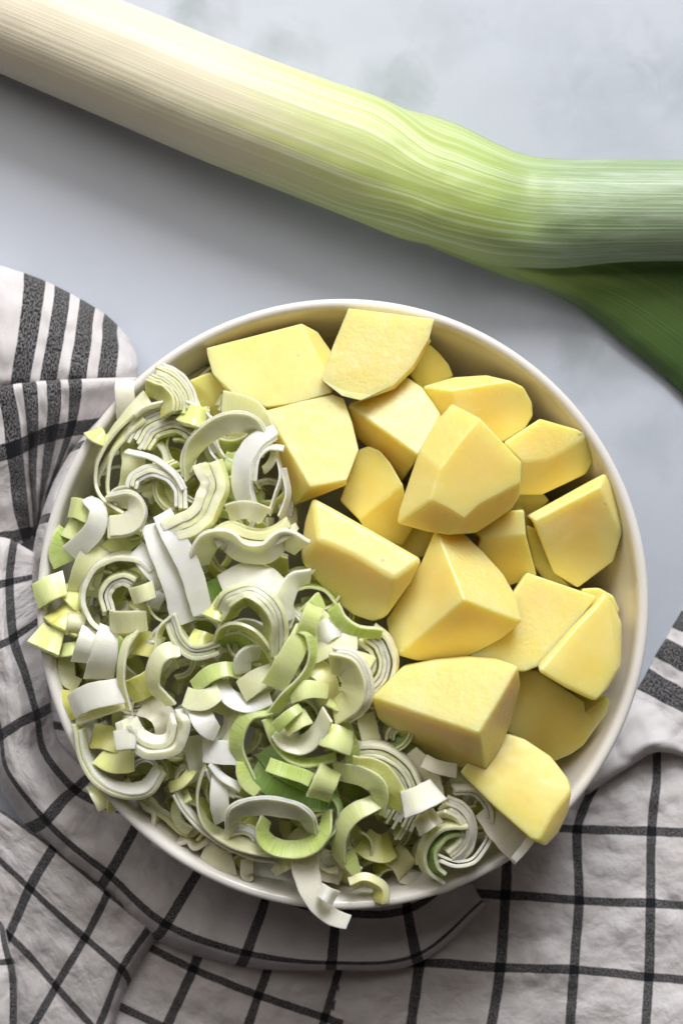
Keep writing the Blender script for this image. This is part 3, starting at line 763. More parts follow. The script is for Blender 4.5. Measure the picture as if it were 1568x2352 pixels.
def ribbon(pts, tilts, ws, t, off=0.0, per=6, jag=0.03, wob=1.0, sd=0.0):
    """pts: world points; a leaf strip ws wide and t thick following them, leaning by tilts (0 on edge, 90 lying flat)."""
    rows = [(p.x, p.y, p.z, tl, w_) for p, tl, w_ in zip(pts, tilts, ws)]
    f = crom(rows, max(5, per) if len(pts) == 2 else per)
    C = [Vector(r[:3]) for r in f]
    vs, uv, fs, mi = [], [], [], []
    dist = 0.0
    ns = 6
    s2 = rng.random() * 50
    last = len(C) - 1
    for i, c in enumerate(C):
        if i: dist += (C[i] - C[i - 1]).length
        T = (C[min(i + 1, last)] - C[max(i - 1, 0)]).normalized()
        S = T.cross(Vector((0, 0, 1)))
        S = S.normalized() if S.length > 1e-4 else Vector((1, 0, 0))
        U = S.cross(T)
        a = math.radians(f[i][3])
        Wd = U * math.cos(a) + S * math.sin(a)
        Nn = S * math.cos(a) - U * math.sin(a)
        hw = f[i][4] * 0.5
        e1 = 1 + jag * mnoise.noise(Vector((dist * 300, s2, 0))) * 2.4
        e2 = 1 + jag * mnoise.noise(Vector((dist * 300, s2, 7))) * 2.4
        b = t * 0.5
        cup = t * 0.30 * math.sin(s2)
        q = c + Nn * (t * 0.35 * mnoise.noise(Vector((dist * 140, sd, 3.0))) * wob) + Wd * (0.0004 * mnoise.noise(Vector((dist * 110, sd, 5.0))) * wob)
        slant = -0.10 * math.sin(s2 * 3) if i == 0 else (0.10 * math.sin(s2 * 5) if i == last else 0.0)
        for (w_, n) in ((-hw * e1, -b), (0, -b + cup), (hw * e2, -b), (hw * e2, b), (0, b + cup), (-hw * e1, b)):
            vs.append(q + Wd * w_ + Nn * (n + off) + T * (w_ * slant * 2))
            uv.append((dist * 100, w_ * 100 + (0 if n < 0 else 3)))
    for i in range(last):
        for k in range(ns):
            a0 = i * ns + k; a1 = i * ns + (k + 1) % ns
            fs.append((a0, a1, a1 + ns, a0 + ns)); mi.append(1 if k in (2, 5) else 0)
    fs.append(tuple(reversed(range(ns)))); mi.append(1)
    fs.append(tuple(last * ns + k for k in range(ns))); mi.append(1)
    return vs, fs, uv, mi

def crisp(o):
    """sharp knife edges: along the strip's four corners and round both ends"""
    me = o.data
    at = me.attributes.new("sharp_edge", 'BOOLEAN', 'EDGE')
    nl = len(me.vertices) // 6
    ev = np.zeros(len(me.edges) * 2, dtype=np.int32); me.edges.foreach_get("vertices", ev)
    ev = ev.reshape(-1, 2)
    r, c = ev // 6, ev % 6
    along = (c[:, 0] == c[:, 1]) & (c[:, 0] != 1) & (c[:, 0] != 4)
    ends = (r[:, 0] == r[:, 1]) & ((r[:, 0] == 0) | (r[:, 0] == nl - 1))
    at.data.foreach_set("value", (along | ends).tolist())

GROUP = "chopped leek pieces in the bowl"
def lst(v, n):
    if isinstance(v, (int, float)): return [float(v)] * n
    if len(v) == n: return [float(x) for x in v]
    return list(np.interp(np.linspace(0, 1, n), np.linspace(0, 1, len(v)), v))

def slice_(name, label, pts, w, col, tilt=60, dz=0.0, t=1.5, n=1, gap=0.25, per=7, group=GROUP, jag=0.03, rev=False):
    """pts in picture units; w width mm, dz mm above the heap's surface; n nested leaf layers towards the right of the path."""
    k = len(pts)
    ws, tl, dzs = lst(w, k), lst(tilt, k), lst(dz, k)
    if rev: pts, ws, tl, dzs = pts[::-1], ws[::-1], [-x for x in tl[::-1]], dzs[::-1]
    if k <= 3 and min(abs(x) for x in tl) > 40:          # short strips keep the leaf's bow
        A = np.array([(p[0], p[1], w_, q, d) for p, w_, q, d in zip(pts, ws, tl, dzs)])
        A = crom(A, 3) if k == 3 else crom(A, 6)
        m = len(A); lift = rng.uniform(1.0, 3.2)
        A[:, 4] += lift * (1 - np.linspace(-1, 1, m) ** 2) - lift * 0.4
        A = A[::2]; k = len(A)
        pts = [(a[0], a[1]) for a in A]; ws, tl, dzs = A[:, 2].tolist(), A[:, 3].tolist(), A[:, 4].tolist()
    if t < 2.9: t *= 0.66
    Q = [P(x, y, heap(x, y) + d) for (x, y), d in zip(pts, dzs)]
    Q = [keep_inside(q, 0.002, 0.003) for q in Q]
    org = sum(Q, Vector()) / k
    if n > 1:
        n = int(round(n * 1.25))
        if k > 2:                                        # no more layers than fit inside the bend
            room = 99.0
            for A, B, C in zip(Q, Q[1:], Q[2:]):
                cr = (B - A).cross(C - B)
                if cr.z < 0:
                    room = min(room, (B - A).length * (C - B).length * (C - A).length / (2 * max(cr.length, 1e-9)) * 1000)
            n = max(1, min(n, int(room * 0.8 / (t + gap * 0.8))))
    Q = [q - org for q in Q]
    cols = [col] * n if isinstance(col, str) else list(col)
    root = None
    if n > 1:
        root = empty(name, org)
    sd = rng.random() * 60
    off = 0.0
    for j in range(n):
        tj = t * (1.0 if j == 0 else rng.uniform(0.75, 1.1))
        if n > 1 and j:                                   # layers end raggedly
            q0, q1 = rng.uniform(-0.22, 0.18), rng.uniform(-0.22, 0.18)
            Qj = list(Q); Qj[0] = Q[0] + (Q[1] - Q[0]) * q0; Qj[-1] = Q[-1] + (Q[-2] - Q[-1]) * q1
            lift = Vector((0, 0, rng.uniform(-0.0006, 0.0003)))
            Qj = [q + lift for q in Qj]
        else: Qj = Q
        sd += 0.12
        vs, fs, uv, mi = ribbon(Qj, tl, [x * 0.001 * (1 if j == 0 else rng.uniform(0.95, 1.04)) for x in ws], tj * 0.001, off * 0.001, per, jag, 1.0, sd)
        off += tj + gap * rng.uniform(0.0, 1.7)
        c = cols[min(j, len(cols) - 1)]
        o = mesh_obj(("outer_layer" if j == 0 else "inner_layer") if n > 1 else name, vs, fs, [mat_leek(c), mat_leek(c, True)], root, uvs=uv, mat_idx=mi)
        crisp(o)
        if n == 1: o.location = org; root = o
    tag(root, label, "leek slice", group)
    return root

def arc(cx, cy, r, a0, a1, k=6, sq=1.0):
    """picture angles: 0 right, 90 down."""
    return [(cx + r * math.cos(math.radians(a0 + (a1 - a0) * i / (k - 1))), cy + sq * r * math.sin(math.radians(a0 + (a1 - a0) * i / (k - 1)))) for i in range(k)]

# loose pieces deeper in the heap, seen only through the gaps
tones = ['white', 'pale', 'cream', 'mint', 'lime', 'green', 'olive', 'pale', 'butter', 'lime', 'olive']
cnt = 0
TONE = {'white': 'white', 'pale': 'pale greenish', 'cream': 'cream', 'mint': 'light green', 'lime': 'yellow-green', 'green': 'fresh green', 'olive': 'olive', 'butter': 'yellow'}
def in_leek(x, y):
    if (x - 787) ** 2 + (y - 1388) ** 2 > 655 ** 2: return False
    # left of a bent line from the top of the heap to the lower right rim
    line = [(470, 850), (600, 1000), (680, 1180), (760, 1400), (880, 1500), (900, 1650), (1000, 1740), (1100, 1830), (1230, 1960)]
    for (xa, ya), (xb, yb) in zip(line, line[1:]):
        if ya <= y <= yb: return x < xa + (xb - xa) * (y - ya) / (yb - ya)
    return y > 850
NF = 230
while cnt < NF:
    x, y = rng.uniform(110, 1200), rng.uniform(850, 2060)
    if not in_leek(x, y): continue
    a = rng.uniform(0, 360); lvl = cnt / NF
    dz = -20 + 20 * lvl + rng.uniform(-2, 2)
    r2 = math.hypot(x - 787, y - 1388)
    if r2 > 560: dz += 0
    c = tones[rng.randrange(len(tones))]
    if rng.random() < 0.8:
        pts = arc(x, y, rng.uniform(35, 80), a, a + rng.uniform(80, 190), 6)
        nn, tl, ww = rng.choice((1, 2, 3)), rng.uniform(5, 55), rng.uniform(5, 8)
    else:
        ln = rng.uniform(25, 55); ca, sa = math.cos(math.radians(a)), math.sin(math.radians(a))
        pts = [(x - ca * ln, y - sa * ln), (x + sa * 6, y - ca * 6), (x + ca * ln, y + sa * ln)]
        nn, tl, ww = 1, rng.uniform(45, 100), rng.uniform(6, 9)
    pts = [p for p in pts if math.hypot(p[0] - 787, p[1] - 1388) < 645]
    if len(pts) < 3: continue
    if x < 330: zone = "by the left wall, " + ("upper" if y < 1350 else "lower")
    elif y > 1900: zone = "by the bottom rim"
    elif y > 1700: zone = "below the green tangle" if x < 800 else "under the front potato block"
    elif y > 1500: zone = "among the green tangle" if x > 560 else "left of the green tangle"
    elif y > 1200: zone = "around the flat white strips" if x < 520 else "below the wavy chunk"
    else: zone = "at the upper end of the heap"
    shape = "flat" if tl > 55 or ww > 8.3 else ("curled" if nn == 1 else "layered curled")
    slice_("leek_piece", "small %s %s leek piece %s" % (shape, TONE[c], zone), pts, ww, c, tilt=tl, dz=dz, n=nn, per=4, group="leek pieces deep in the heap")
    cnt += 1

# fine shreds lying loosely between the bigger pieces
cnt = 0
HUE = ['white', 'white', 'pale', 'cream', 'mint', 'lime', 'green', 'pale']
while cnt < 95:
    x, y = rng.uniform(120, 1150), rng.uniform(900, 2020)
    if not in_leek(x, y) or not in_leek(x + 30, y): continue
    a = rng.uniform(0, 360)
    pts = arc(x, y, rng.uniform(28, 62), a, a + rng.uniform(70, 170), 6)
    if any(math.hypot(p[0] - 787, p[1] - 1388) > 640 for p in pts): continue
    c = HUE[rng.randrange(len(HUE))]
    if 560 < x < 900 and 1550 < y < 1950 and rng.random() < 0.6: c = rng.choice(('green', 'mint', 'lime'))
    q = [z for z in (("by the left wall", x < 300), ("by the bottom rim", y > 1880), ("under the front potato block", y > 1680 and x > 840), ("in the green tangle", y > 1560 and x > 540),
                     ("around the U-shaped slice", y > 1560), ("near the flat white strips", 1180 < y and x < 540), ("below the wavy chunk", y > 1290), ("beside the potatoes", x > 540), ("at the heap's upper end", True)) if z[1]][0][0]
    slice_("leek_shred", "thin curled %s leek shred %s" % (TONE[c], q), pts, rng.uniform(3.2, 5.5), c, tilt=rng.uniform(-45, 45), dz=rng.uniform(-1, 6), t=1.3, n=rng.choice((1, 1, 2)), per=5, group="fine leek shreds")
    cnt += 1

S = slice_
# ---- upper end of the heap
S("leek_strip", "short cream leek strip laid across the rim at the heap's upper left end", [(287, 874), (288, 915), (292, 968)], 7, 'tan', tilt=82, dz=[10, 9, 6])
S("leek_slice", "layered half ring of leek leaning on the wall, beside the leftmost potato", arc(348, 940, 92, -75, 10, 6), 8, ['tan', 'cream', 'olive', 'lime', 'lime', 'olive'], tilt=-38, dz=9, t=1.7, n=6)
S("leek_strip", "long thin pale strip bending from the rim down the left side, outer of two", [(340, 912), (298, 948), (252, 1003), (224, 1061), (221, 1114), (240, 1152), (285, 1182)], [6, 5, 4.5, 4, 4, 4, 4], 'pale', tilt=[-65, -45, -28, -15, -12, -15, -20], dz=[13, 13, 11, 9, 7, 8, 9], t=1.7)
S("leek_strip", "long thin pale strip bending down the left side, inner of two", [(330, 958), (296, 991), (263, 1032), (248, 1081), (251, 1135), (272, 1167)], 4.5, 'pale', tilt=[-40, -35, -25, -15, -10, -15], dz=[11, 10, 9, 8, 7, 8], t=1.7)
S("leek_slice", "thick half round of many leek layers with striped cut face at heap top", arc(400, 1048, 112, 203, 318, 7), 8, ['white', 'pale', 'cream', 'lime', 'cream', 'olive', 'lime'], tilt=-8, dz=7, t=2.3, n=7, gap=.2)
S("leek_strip", "thin white arc curving over the striped half round", [(312, 958), (340, 938), (380, 926), (420, 926), (459, 941), (490, 968)], 5, 'white', tilt=-18, dz=13, t=1.2)
S("leek_piece", "small yellow-green cube on top of the striped half round", [(420, 948), (445, 957), (470, 967)], 7.5, 'lime', tilt=72, dz=15, t=3.4)
S("leek_piece", "pointed yellow-green tip poking over the left rim", [(212, 988), (228, 1003), (247, 1012)], [7, 6, 4], 'lime', tilt=60, dz=9, t=1.6)
S("leek_strip", "arched creamy leek band in front of the square-topped potato chunk", [(430, 1092), (434, 1042), (466, 1000), (515, 972), (562, 968), (594, 992), (602, 1040)], [6.5, 7, 7.5, 8, 8, 7, 5], ['cream', 'pale'], tilt=[-25, -35, -52, -60, -58, -45, -30], dz=[6, 10, 14, 16, 15, 11, 6], t=1.4, n=2)
S("leek_strip", "pale broad leek strip lying against the potatoes at the heap's top", [(512, 922), (560, 932), (597, 960), (618, 1005)], 8, 'pale', tilt=[-75, -70, -60, -45], dz=[5, 7, 8, 7])
S("leek_slice", "white curved double band right of the arched creamy one", [(632, 995), (588, 1020), (562, 1070), (562, 1130), (588, 1180)], [6, 8, 8.5, 8, 6], ['white', 'white'], tilt=[-40, -52, -55, -50, -40], dz=[13, 14, 14, 12, 10], n=2, t=1.5)
S("leek_strip", "thin white strip curling beside the rounded potato chunk", [(652, 1030), (615, 1028), (590, 1055), (583, 1105)], 4.5, 'white', tilt=-25, dz=15, t=1.1)
S("leek_strip", "slender white leek thread hanging along the potato edge, left one", [(636, 1040), (645, 1092), (632, 1140), (618, 1182)], 4, 'white', tilt=12, dz=12, t=1.0)
S("leek_strip", "slender white leek thread hanging along the potato edge, right one", [(650, 1075), (661, 1128), (655, 1160), (643, 1190)], 5, 'white', tilt=20, dz=10, t=1.0)
S("leek_piece", "small bright green piece between arched band and white double band", [(538, 1045), (530, 1095)], 6, 'green', tilt=70, dz=4)
S("leek_piece", "soft green piece under the white double band", [(520, 1150), (548, 1110)], 8, 'mint', tilt=75, dz=2)
S("leek_slice", "heavy bent leek chunk with white and yellow-green layers in the upper middle", [(498, 1058), (512, 1105), (500, 1160), (465, 1212), (405, 1238)], [8, 8, 8, 8, 8], ['pale', 'lime', 'cream', 'white', 'white'], tilt=10, dz=12, t=3.2, n=5, gap=.1, jag=.05)
S("leek_slice", "double white half ring arching left of the bent chunk", [(296, 1122), (309, 1092), (350, 1074), (395, 1087), (422, 1122), (428, 1172)], 6.5, ['white', 'pale', 'white'], tilt=-8, dz=10, t=2.2, n=3)
S("leek_strip", "thin straight white thread crossing above the double half ring", [(290, 1036), (350, 1052), (400, 1086), (424, 1124)], 4, 'white', tilt=25, dz=13, t=1.0)
S("leek_piece", "small pale square tucked inside the double half ring", [(380, 1150), (400, 1135), (425, 1128)], 7, 'pale', tilt=75, dz=3)
S("leek_strip", "long pale upright strip behind the two thin left strips", [(300, 1000), (308, 1060), (300, 1120)], 9, 'pale', tilt=65, dz=2)
S("leek_piece", "wet pale green rectangle near the left wall under the thin strips", [(150, 1160), (195, 1172), (242, 1196)], [7, 7.5, 8], 'mint', tilt=85, dz=8)
S("leek_strip", "white curled strip crossing the wet green rectangle at the left", [(200, 1146), (226, 1172), (212, 1222), (162, 1272)], [5, 6.5, 7.5, 7.5], 'white', tilt=[40, 62, 78, 80], dz=[9, 12, 12, 9])
S("leek_slice", "cream curl of leek opening downward right of the white curled strip", [(258, 1146), (300, 1148), (318, 1176), (298, 1204), (248, 1214)], [6, 8, 8, 8, 8], ['cream', 'cream'], tilt=[-30, -50, -60, -62, -65], dz=[9, 11, 12, 12, 10], n=2)
S("leek_piece", "green leek piece standing along the bowl's left wall", [(134, 1215), (132, 1255), (148, 1296)], 9, 'green', tilt=55, dz=4)
S("leek_piece", "mint square behind the white curled strip by the left wall", [(145, 1205), (188, 1222)], 8, 'mint', tilt=80, dz=5)
S("leek_strip", "broad pale panel with fine lines below the cream curl", [(240, 1240), (205, 1300), (190, 1365)], [9, 11, 11], 'pale', tilt=80, dz=[6, 6, 3])
S("leek_strip", "broad lime panel peeking below the cream curl", [(310, 1225), (250, 1270), (215, 1290)], 8, 'lime', tilt=75, dz=3)
S("leek_strip", "long flat white leek strip in the middle left, upper of the crossing pair", [(372, 1178), (400, 1235), (438, 1310), (468, 1410)], [7, 8, 8, 7.5], 'white', tilt=[82, 84, 84, 78], dz=[13, 16, 15, 11], t=1.3)
S("leek_strip", "long flat white leek strip in the middle left, lower of the crossing pair", [(345, 1205), (370, 1270), (400, 1340), (425, 1432)], [6.5, 8, 8.5, 9], 'white', tilt=[80, 84, 84, 80], dz=[11, 13, 13, 10], t=1.3)
S("leek_strip", "short white strip end jutting left from under the flat pair", [(312, 1262), (350, 1300), (380, 1345)], [7, 8, 7], 'white', tilt=80, dz=9, t=1.3)
S("leek_slice", "wide wavy leek chunk with ribbed pale side and yellow top, touching the potatoes", [(452, 1300), (478, 1248), (520, 1240), (556, 1268), (612, 1268), (652, 1238), (694, 1258)], [9.5, 10.5, 10.5, 10, 10, 10, 10], ['white', 'butter', 'butter', 'cream'], tilt=-42, dz=[9, 15, 17, 16, 16, 15, 11], t=2.2, n=1)
S("leek_slice", "yellow core layers lying along the top of the wavy chunk", [(492, 1225), (530, 1208), (570, 1226), (622, 1222), (664, 1200)], 6, ['butter', 'cream', 'butter'], tilt=10, dz=15, t=3.0, n=3)
S("leek_piece", "small cream panel resting on the wavy chunk's yellow top", [(525, 1178), (565, 1170), (610, 1184)], 6.5, 'cream', tilt=-72, dz=19)
S("leek_slice", "snail-like coil of white leek layers at the heap's left", arc(285, 1372, 96, 320, 120, 9), 8, ['white', 'pale', 'white', 'cream', 'pale'], tilt=-14, dz=8, t=2.6, n=1)
S("leek_slice", "inner coil of pale layers nested in the snail-like coil", [(318, 1330), (285, 1318), (250, 1330), (232, 1368), (240, 1410)], 8, ['pale', 'white', 'cream', 'pale'], tilt=-10, dz=6, t=2.2, n=4, rev=True)
S("leek_piece", "small pale square lying on the coil's open side", [(304, 1370), (354, 1354)], 6, 'pale', tilt=85, dz=14)
S("leek_piece", "pale mint block leaning over the left rim", [(84, 1372), (112, 1352), (150, 1340)], 9, 'mint', tilt=72, dz=[9, 9, 8], t=2.0)
S("leek_piece", "pale cut rectangle standing right below the coil", [(254, 1425), (296, 1428), (338, 1426)], [8, 8, 7.5], 'pale', tilt=-74, dz=13, t=1.5)
S("leek_piece", "olive green thick block on the left rim", [(83, 1455), (112, 1468), (142, 1482)], 8.5, 'lime', tilt=65, dz=9, t=3.2)
S("leek_piece", "dull green block just right of the olive one by the left wall", [(118, 1405), (150, 1420), (185, 1440)], 9, 'olive', tilt=62, dz=6, t=3)
S("leek_piece", "yellow-green stub behind the mint block at the left rim", [(150, 1345), (172, 1375), (190, 1392)], 7, 'lime', tilt=55, dz=3, t=2)
S("leek_piece", "cream wedge between olive block and coil at left", [(178, 1412), (172, 1455)], 6.5, 'cream', tilt=72, dz=9, t=2)
S("leek_piece", "small bright white block below the coil's lower left", [(210, 1446), (198, 1482), (188, 1520)], [7, 7.5, 7.5], 'white', tilt=82, dz=11, t=1.6)
S("leek_strip", "broad white upright panel below the coil", [(252, 1440), (240, 1500), (228, 1558)], [7, 9.5, 10.5], 'white', tilt=78, dz=[11, 12, 9], t=1.4)
S("leek_piece", "narrow green wedge beside the bright white block near left wall", [(135, 1495), (185, 1488)], 5, 'mint', tilt=70, dz=6, t=2)
S("leek_strip", "glassy pale strip bending along the lower left wall", [(124, 1500), (138, 1555), (182, 1574)], [6, 6, 5], 'pale', tilt=[60, 70, 75], dz=1)
S("leek_strip", "thin pale bow hanging straight down in the left middle", [(312, 1448), (285, 1495), (278, 1560), (297, 1628)], [4, 4.2, 4.2, 3.5], 'pale', tilt=[-35, -40, -40, -30], dz=[13, 15, 15, 13], t=1.4)
S("leek_piece", "dark yellow ribbed panel right of the thin pale bow, upper one", [(300, 1475), (335, 1478), (368, 1490)], 9, 'olive', tilt=75, dz=6)
S("leek_piece", "dark yellow ribbed panel right of the thin pale bow, lower one", [(292, 1590), (325, 1578), (358, 1560)], 9, 'olive', tilt=-72, dz=7)
S("leek_piece", "bright green scrap under the pale cut rectangle", [(264, 1480), (290, 1500)], 7, 'green', tilt=80, dz=6)
S("leek_strip", "curled pale green strip like a hook in the left middle", [(412, 1490), (378, 1500), (354, 1535), (356, 1580), (394, 1618)], [6, 6.5, 6.5, 6, 5], 'pale', tilt=[-60, -62, -58, -50, -40], dz=[12, 15, 15, 13, 10])
S("leek_slice", "nested pale half rings below the flat white pair", [(384, 1425), (405, 1478), (445, 1508), (504, 1496)], [5, 5, 5, 5], ['pale', 'mint', 'pale'], tilt=8, dz=10, t=2.0, n=3, rev=True)
S("leek_strip", "thin pale strip rising left of the nested half rings", [(362, 1495), (368, 1450), (396, 1418)], 4.5, 'pale', tilt=-22, dz=11, t=1.4)
S("leek_piece", "little yellow-green cube in the heap's left middle", [(440, 1462), (488, 1480)], 6.5, 'lime', tilt=62, dz=9, t=3)
S("leek_piece", "dark green flat scrap behind the little yellow-green cube", [(470, 1380), (520, 1345), (550, 1335)], 9, 'dark', tilt=78, dz=3)
S("leek_strip", "white curved piece with glossy back below the wavy chunk", [(508, 1345), (560, 1322), (610, 1330), (658, 1358)], [8, 9.5, 9, 6], ['white'], tilt=[60, 66, 68, 60], dz=[9, 11, 11, 9], t=1.8)
S("leek_strip", "glossy white curl between the wavy chunk and the long-edged potato", [(655, 1428), (652, 1378), (675, 1335), (712, 1322)], [6, 7.5, 7, 6], 'white', tilt=[-58, -58, -52, -50], dz=[9, 11, 11, 9], t=1.8)
# ---- middle green part
S("leek_slice", "bright lime half ring of several ribbed layers in the middle of the leeks", [(508, 1392), (530, 1362), (572, 1350), (618, 1372), (646, 1418), (646, 1490)], 8, ['lime', 'pale', 'lime', 'lime', 'green'], tilt=-24, dz=[15, 18, 19, 19, 18, 13], t=2.6, n=5, gap=.1)
S("leek_piece", "yellow-green end block left of the bright lime half ring", [(488, 1396), (520, 1410)], 8, 'lime', tilt=66, dz=15, t=3.4)
S("leek_strip", "slim lime arc sweeping below the bright lime half ring", [(500, 1470), (514, 1444), (556, 1440), (604, 1474), (642, 1545)], [4.5, 4.5, 4.5, 4.5, 4], 'lime', tilt=[-20, -25, -28, -32, -35], dz=[11, 16, 18, 18, 15], t=1.8)
S("leek_strip", "dull green wall of leek inside the slim lime arc", [(505, 1480), (550, 1470), (600, 1505)], 8, 'green', tilt=-40, dz=6)
S("leek_strip", "shiny light green flat strip slanting in the middle", [(700, 1440), (668, 1508), (628, 1578)], [7, 8.5, 9], 'mint', tilt=[68, 74, 76], dz=[15, 18, 17], t=1.3)
S("leek_strip", "dark-edged green strip looping down from the shiny slanted one", [(700, 1440), (716, 1462), (716, 1512), (694, 1560), (655, 1602), (625, 1640)], [7, 6, 5, 5, 5.5, 5], 'green', tilt=[55, 35, 28, 35, 45, 45], dz=[16, 17, 17, 17, 16, 13], t=1.2)
S("leek_piece", "light green stick pointing up beside the long-edged potato", [(722, 1392), (712, 1425), (697, 1460)], 6.5, 'mint', tilt=70, dz=17, t=2.4)
S("leek_piece", "dull green stick crossing behind the light green one", [(738, 1378), (705, 1410)], 6, 'green', tilt=70, dz=9, t=2)
S("leek_piece", "white folded panel under the light green stick", [(728, 1478), (752, 1446), (785, 1440)], [8, 8, 7], 'white', tilt=70, dz=11)
S("leek_strip", "green-edged white crescent touching the long-edged potato's lower side", [(766, 1392), (782, 1425), (820, 1448), (876, 1456)], [5, 5.5, 5, 4.5], 'green', tilt=[-62, -58, -52, -50], dz=[13, 13, 12, 10], t=2.2)
S("leek_piece", "translucent yellowish rectangle above the white chunk near the potatoes", [(722, 1500), (770, 1480), (820, 1470)], 7, 'pale', tilt=70, dz=12, t=1.2)
S("leek_slice", "round coil of cream leek layers touching the pyramid potato", arc(815, 1522, 94, -62, 118, 8), 7.5, ['cream', 'white', 'cream', 'pale'], tilt=10, dz=6, t=2.1, n=4, gap=.7)
S("leek_piece", "little yellow core standing in the cream coil", [(812, 1518), (830, 1520), (850, 1530)], 6.5, 'butter', tilt=60, dz=9, t=3.4)
S("leek_slice", "smooth white chunk with yellow inner layers beside the cream coil", [(770, 1508), (806, 1520), (826, 1558), (822, 1605), (792, 1636)], [10, 11, 11.5, 11, 9], ['white', 'cream', 'butter', 'cream'], tilt=-46, dz=[16, 18, 18, 17, 12], t=2.6, n=4, gap=.1)
S("leek_piece", "cream end of leek layers left of the smooth white chunk", [(722, 1532), (748, 1560), (752, 1615)], 8, 'butter', tilt=60, dz=10, t=2.6)
S("leek_piece", "ragged white piece left of the shiny slanted strip", [(556, 1545), (562, 1508), (598, 1496)], [6, 7, 6], 'white', tilt=[-60, -55, -50], dz=12, t=2)
S("leek_piece", "frosty pale panel left of the shiny slanted strip's foot", [(556, 1590), (590, 1562), (628, 1545)], [8, 8, 7], 'pale', tilt=72, dz=13)
S("leek_strip", "wide white smile-shaped strip left of the crossing green loop", [(502, 1566), (528, 1602), (570, 1618), (622, 1598)], [6, 6.5, 7, 7], 'white', tilt=[50, 56, 60, 62], dz=[10, 12, 12, 12])
S("leek_strip", "bright green arched leaf piece in the middle left", [(445, 1580), (478, 1550), (522, 1538), (556, 1548)], [5, 6, 5.5, 5], 'green', tilt=[70, 66, 60, 55], dz=[12, 14, 13, 9])
S("leek_piece", "folded white-green chip below the bright green arched leaf", [(426, 1600), (462, 1610), (505, 1588)], [7, 7.5, 6], 'pale', tilt=74, dz=14)
S("leek_piece", "crisp white scroll below the folded chip", [(456, 1628), (474, 1665), (496, 1685)], [8, 8, 5.5], 'white', tilt=[70, 76, 74], dz=14)
S("leek_strip", "broad pale olive curl right of the crisp white scroll", [(498, 1612), (540, 1635), (540, 1680), (512, 1720)], [8, 8, 7, 6], 'pale', tilt=[-58, -55, -50, -45], dz=9)
S("leek_strip", "pointed pale green leaf chip right of the crossing loop", [(668, 1598), (705, 1584), (752, 1590)], [6, 6.5, 5], 'mint', tilt=72, dz=16)
S("leek_strip", "large green loop on the left of the green tangle", [(622, 1630), (575, 1640), (548, 1682), (548, 1735), (575, 1792)], [5, 5.5, 6, 6, 6], 'green', tilt=[-42, -50, -55, -52, -45], dz=[13, 14, 14, 13, 11], t=1.5)
S("leek_strip", "thin green smile curving through the tangle", [(612, 1650), (630, 1700), (664, 1738), (712, 1752), (772, 1738)], [5, 4.5, 4.5, 4.5, 4], 'green', tilt=[38, 32, 30, 32, 35], dz=[14, 13, 13, 13, 12], t=1.4)
S("leek_strip", "cream half ring with raised end inside the green tangle", [(634, 1678), (656, 1704), (694, 1710), (730, 1684), (752, 1640)], [6, 7, 7.5, 7, 6.5], 'cream', tilt=[52, 56, 56, 52, 48], dz=[14, 14, 14, 16, 19], t=1.4)
S("leek_piece", "bright green sliver above the cream half ring, longer one", [(632, 1672), (662, 1645), (690, 1625)], [4, 4, 3], 'green', tilt=70, dz=18)
S("leek_piece", "bright green chip above the cream half ring, broader one", [(655, 1672), (682, 1655), (708, 1645)], 6, 'mint', tilt=72, dz=17)
S("leek_piece", "light green ribbed block right of the cream half ring", [(746, 1688), (772, 1696), (798, 1706)], 8.5, 'mint', tilt=70, dz=17, t=3)
S("leek_strip", "glossy green strand down the right of the tangle", [(752, 1612), (786, 1636), (800, 1684), (813, 1728), (798, 1770)], [4, 4, 4.5, 5.5, 5], 'green', tilt=[30, 30, 38, 48, 45], dz=[14, 14, 13, 13, 10], t=1.4)
S("leek_piece", "ribbed bright green stick at the tangle's lower side", [(616, 1756), (664, 1772), (714, 1792)], 5, 'green', tilt=72, dz=16, t=2)
S("leek_piece", "square yellowish green block leaning at the tangle's bottom", [(758, 1766), (744, 1800), (728, 1832)], 8.5, 'mint', tilt=70, dz=16, t=2.6)
S("leek_strip", "dark green broad leaf strip running under the tangle", [(580, 1770), (640, 1812), (705, 1835), (780, 1838)], [8, 9, 9, 8], 'dark', tilt=70, dz=6, t=1.2)
S("leek_strip", "dark green broad leaf strip inside the tangle", [(610, 1720), (660, 1770), (730, 1800)], [9, 9, 8], 'dark', tilt=68, dz=3, t=1.2)
S("leek_strip", "translucent green band bending right above the big layered half ring", [(768, 1770), (828, 1782), (868, 1812), (870, 1865)], [7, 7.5, 7.5, 6], 'mint', tilt=[-66, -66, -60, -45], dz=[12, 15, 16, 13], t=1.3)
S("leek_strip", "green tail of leaf at the tangle's lower left", [(556, 1750), (562, 1790), (590, 1822)], [5, 5, 4], 'green', tilt=60, dz=14, t=1.2)
